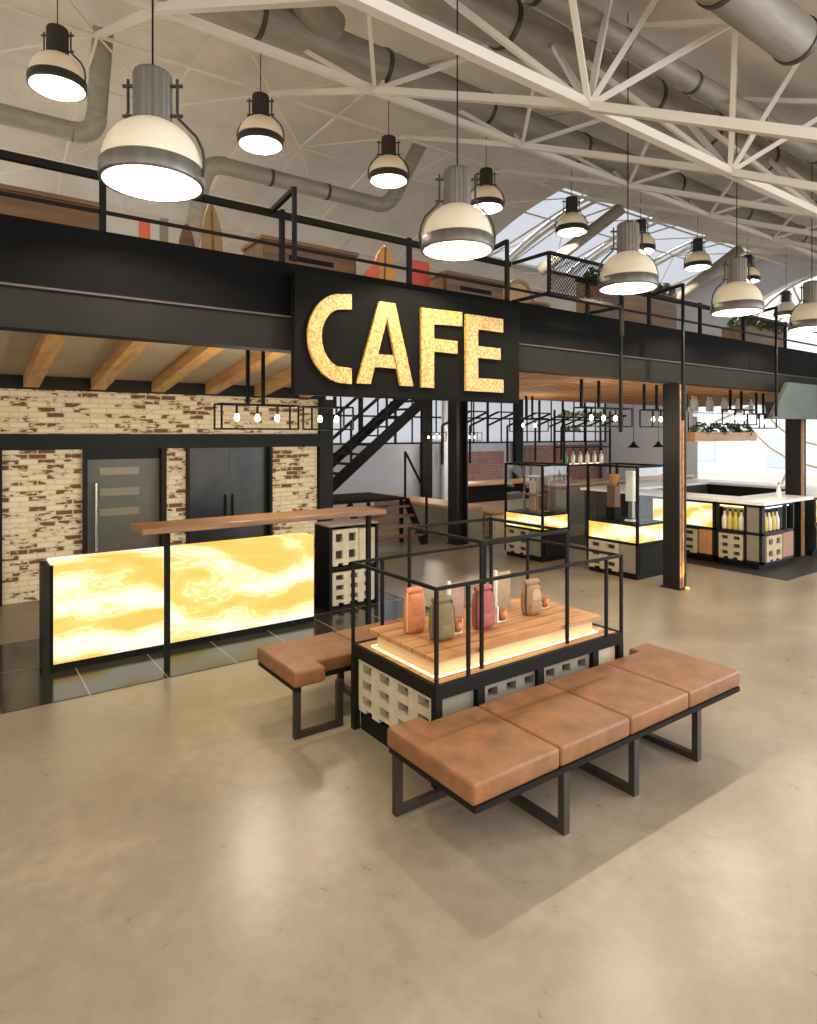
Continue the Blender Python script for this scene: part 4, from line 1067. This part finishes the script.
f_, b_ = MB(), MB(); block_panel((f_, b_), (U0+.03, V1-.055, .17), (0,-1,0), .87, .34, 4, 3, .06, (1,0,0)); f_.build('block', M['block'], T); b_.build('backing', M['hole'], T)
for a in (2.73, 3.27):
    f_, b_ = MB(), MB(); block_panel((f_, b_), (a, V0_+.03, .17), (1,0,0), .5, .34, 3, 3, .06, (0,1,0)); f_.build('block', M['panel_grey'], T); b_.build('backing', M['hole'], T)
MB().box(2.39, V0_+.03, .15, 2.65, V0_+.09, .51).build('side_block', M['panel_grey'], T)
MB().box(3.85, V0_+.03, .15, 4.07, V0_+.09, .51).build('side_block', M['block'], T)
rs = thing('display_riser', 'stepped wooden riser with a glowing edge on the display table', 'riser', (3.18, 3.4, .602))
MB().box(2.43, 3.08, .606, 3.93, 3.74, .705).build('riser_body', M['riser'], rs)
MB().box(2.385, 3.03, .707, 3.975, 3.79, .735).build('riser_top', M['oakp'], rs)
for x0,y0,x1,y1 in ((2.40,3.05,3.96,3.063),(2.40,3.065,2.413,3.76),(2.40,3.762,3.96,3.775),(3.947,3.065,3.96,3.76)):
    MB().box(x0,y0,.606,x1,y1,.618).build('light_strip', M['led'], rs)
# outer cage
cg = thing('display_cage', 'black square tube cage standing on the display table edge', 'frame', (3.23, 3.44, .606))
for u, v in ((2.33,2.95),(2.58,2.95),(3.93,2.95),(4.11,2.95),(2.33,3.91),(2.58,3.91),(3.6,3.91),(4.11,3.91)):
    MB().box(u, v, .606, u+.02, v+.02, 1.168).build('post', M['rail'], cg)
mb = MB()
for v in (2.95, 3.91): mb.box(2.33, v, 1.17, 4.13, v+.02, 1.19)
for u in (2.33, 4.11): mb.box(u, 2.97, 1.17, u+.02, 3.91, 1.19)
mb.build('top_frame', M['rail'], cg)
cg = thing('inner_cage', 'taller inner black frame standing around the riser of the display table', 'frame', (3.14, 3.3, .606))
for u, v in ((2.75,3.015),(3.57,3.015),(2.75,3.80),(3.57,3.80)):
    MB().box(u-.01, v-.01, .606, u+.01, v+.01, 1.4).build('post', M['rail'], cg)
mb = MB()
for v in (3.015, 3.80): mb.box(2.74, v-.01, 1.4, 3.58, v+.01, 1.42)
for u in (2.75, 3.57): mb.box(u-.01, 3.025, 1.4, u+.01, 3.79, 1.42)
mb.build('top_frame', M['rail'], cg)

# goods on the riser
ZT = .736
def bag(u, v, w, h, m, label, strap, flat=.75, emblem=False):
    t = thing('rolled_bag', label, 'bag', (u, v, ZT))
    r = w/2
    MB().blob([(0,r*.8,r*.62*flat),(.012,r*.95,r*.8*flat),(h*.25,r*1.02,r*.95*flat),(h*.6,r,r*.9*flat),(h*.8,r*.9,r*.78*flat),(h*.87,r*.7,r*.5*flat)], (u,v,ZT), 20, 2.8).build('body', M[m], t)
    MB().tube([(u-r*.85,v,ZT+h*.92),(u-r*.4,v-.004,ZT+h*.935),(u+r*.4,v-.004,ZT+h*.935),(u+r*.85,v,ZT+h*.92)], [r*.24,r*.3,r*.3,r*.24], 12).build('rolled_top', M[m], t)
    mb = MB(); d_ = r*.9*flat
    mb.blob([(h*.08,r*.7,d_*.25),(h*.12,r*.78,d_*.36),(h*.34,r*.78,d_*.36),(h*.38,r*.7,d_*.25)], (u,v-d_*.82,ZT), 16, 3.2); mb.build('front_pocket', M[m], t)
    for sx in (-.82, .82):
        MB().tube([(u+sx*r*1.05,v-d_*.35,ZT+.01),(u+sx*r*1.22,v-d_*.4,ZT+h*.35),(u+sx*r*1.18,v-d_*.4,ZT+h*.65),(u+sx*r*1.0,v-d_*.2,ZT+h*.9)], r*.09, 6).build('strap', M[strap], t)
    if emblem:
        MB().tube([(u,v-d_*1.02,ZT+h*.6),(u,v-d_*.8,ZT+h*.6)], r*.55, 20).build('round_patch', M['swatch_beige'], t)
bag(2.60, 3.54, .15, .31, 'bag_orange', 'orange rolled top bag with pale straps, leftmost on the riser', 'strap_pale')
bag(2.66, 3.31, .175, .28, 'bag_olive', 'olive bag with dark straps in front of the orange one', 'strap_dark')
bag(3.05, 3.33, .165, .30, 'bag_red', 'red rolled top bag in the middle of the riser', 'strap_dark')
bag(3.58, 3.37, .165, .26, 'bag_tan', 'tan bag with a round patch, rightmost on the riser', 'strap_dark', emblem=True)
bag(2.86, 3.5, .1, .17, 'bag_tan', 'small tan pouch beside the olive bag', 'strap_pale')
def swatch(u, v, w, h, m, label):
    t = thing('swatch_board', label, 'board', (u, v, ZT))
    MB().box(u-w/2, v, ZT, u+w/2, v+.015, ZT+h).build('face', M[m], t, bevel=.002)
    MB().box(u-w/2-.022, v-.004, ZT, u-w/2-.002, v+.019, ZT+h+.02).build('white_edge', M['white_paint'], t)
swatch(3.06, 3.62, .13, .26, 'swatch_pink', 'pink board with a white edge behind the red bag')
swatch(3.50, 3.58, .14, .29, 'swatch_beige', 'beige board with a white edge behind the tan bag')
def cup(u, v, label):
    t = thing('copper_cup', label, 'cup', (u, v, ZT), 'copper cups on the riser')
    MB().lathe([(.001,.012),(.028,.012),(.032,.02),(.036,.085),(.032,.085),(.027,.025),(.001,.024)], (u,v,ZT), 16).build('cup_body', M['copper'], t)
    MB().box(u-.052, v-.012, ZT, u-.04, v+.012, ZT+.115).build('white_stand', M['white_paint'], t)
    MB().box(u-.04, v-.012, ZT, u+.035, v+.012, ZT+.011).build('foot', M['white_paint'], t)
    MB().box(u+.04, v-.008, ZT+.0, u+.048, v+.008, ZT+.09).build('handle', M['strap_pale'], t)
cup(2.82, 3.34, 'small copper cup on a white stand right of the olive bag')
cup(3.26, 3.36, 'small copper cup on a white stand right of the red bag')
cup(3.78, 3.42, 'small copper cup on a white stand right of the tan bag')

# ------------------------------------------------------------------ benches
def rounded_poly_cushion(mb_poly, z0, z1, name, parent):
    mb = MB().prism(mb_poly, (0,0,z0), (1,0,0), (0,1,0), (0,0,z1-z0))
    o = mb.build(name, M['leather'], parent)
    b = o.modifiers.new('Bevel', 'BEVEL'); b.width = .02; b.segments = 4; b.limit_method = 'ANGLE'
    for p in o.data.polygons: p.use_smooth = True
    return o
def bench(label, va, vb, lump, us, sgn):
    """va outer edge, vb edge facing the table, lump = edge of the end lumps"""
    t = thing('bench', label, 'bench', ((us[0]+us[-1])/2, va, 0))
    z0, z1 = .364, .474
    for i in range(4):
        a, b = us[i]+.002, us[i+1]-.002
        if i == 0: pl = [(a,va),(b,va),(b,vb),(a+.24,vb),(a+.24,lump),(a,lump)]
        elif i == 3: pl = [(a,va),(b,va),(b,lump),(b-.24,lump),(b-.24,vb),(a,vb)]
        else: pl = [(a,va),(b,va),(b,vb),(a,vb)]
        if sgn < 0: pl = list(reversed(pl))
        rounded_poly_cushion(pl, z0, z1, 'cushion', t)
    lo, hi = min(va,vb), max(va,vb); L0, L1 = us[0], us[-1]
    fr = MB()
    fr.box(L0+.015, min(va,va+sgn*.04), .332, L1-.015, max(va,va+sgn*.04), .362) if sgn > 0 else fr.box(L0+.015, va-.04, .332, L1-.015, va, .362)
    e0, e1 = (va+.04, lump-.01) if sgn > 0 else (lump+.01, va-.04)
    for u in (L0+.015, L1-.055): fr.box(u, e0, .332, u+.04, e1, .362)
    iv = vb-.05 if sgn > 0 else vb+.01
    fr.box(L0+.055, iv, .332, L1-.055, iv+.04, .362)
    for u in us[1:-1]: fr.box(u-.02, lo+.04, .334, u+.02, hi-.05, .362)
    fr.build('seat_frame', M['rail'], t)
    for u in (us[1]+.03, us[2]+.04, us[3]+.1):
        mb = MB(); o_ = va+sgn*.005; i_ = vb-sgn*.21
        y0, y1 = min(o_, o_+sgn*.04), max(o_, o_+sgn*.04)
        mb.box(u, y0, 0, u+.045, y1, .331)
        q0, q1 = min(i_, i_+sgn*.04), max(i_, i_+sgn*.04)
        mb.box(u, q0, 0, u+.045, q1, .318)
        mb.box(u, min(y1,q1), 0, u+.045, max(y0,q0), .04)
        mb.build('leg', MAT_LEG, t)
    for ua in (L0+.02, L1-.4):
        mb = MB(); y = lump-sgn*.075; y0, y1 = min(y, y+sgn*.04), max(y, y+sgn*.04)
        ub = ua+.335
        mb.box(ua, y0, 0, ua+.045, y1, .331)
        near_lump = True
        mb.box(ub, y0, 0, ub+.045, y1, .33)
        mb.box(ua+.045, y0, 0, ub, y1, .04)
        mb.box(ua+.0, y0, .318, ub+.045, y1, .355) if False else None
        mb.build('leg', MAT_LEG, t)
    return t
MAT_LEG = mat('dark_brown_steel', (40, 32, 27), .5, 0, (4, .2))
bench('long tan leather bench in front of the display table', 2.212, 2.86, 2.94, (1.965, 2.57, 3.17, 3.78, 4.42), 1)
bench('tan leather bench behind the display table, its end showing at left', 4.62, 4.10, 3.955, (1.90, 2.57, 3.17, 3.78, 4.45), -1)

# ------------------------------------------------------------------ world and view
w = bpy.data.worlds.new('world'); SC.world = w; w.use_nodes = True
nt = w.node_tree; bg = nt.nodes['Background']
tc = _n(nt, 'ShaderNodeTexCoord'); dp = _n(nt, 'ShaderNodeVectorMath', operation='DOT_PRODUCT'); dp.inputs[1].default_value = (1,0,.0)
nt.links.new(tc.outputs['Generated'], dp.inputs[0])
cr = _n(nt, 'ShaderNodeValToRGB'); e = cr.color_ramp.elements
e[0].position = .0; e[0].color = (2.15, 2.0, 1.8, 1); e[1].position = .75; e[1].color = (6.2, 6.7, 7.4, 1)
q = e.new(.35); q.color = (2.3, 2.17, 2.0, 1)
nt.links.new(dp.outputs['Value'], cr.inputs[0]); nt.links.new(cr.outputs[0], bg.inputs[0]); bg.inputs[1].default_value = 1.0

SC.view_settings.view_transform = 'Standard'; SC.view_settings.look = 'None'
SC.view_settings.exposure = .17; SC.view_settings.gamma = 1; SC.view_settings.use_curve_mapping = False
SC.cycles.use_denoising = True
SC.cycles.max_bounces = 8
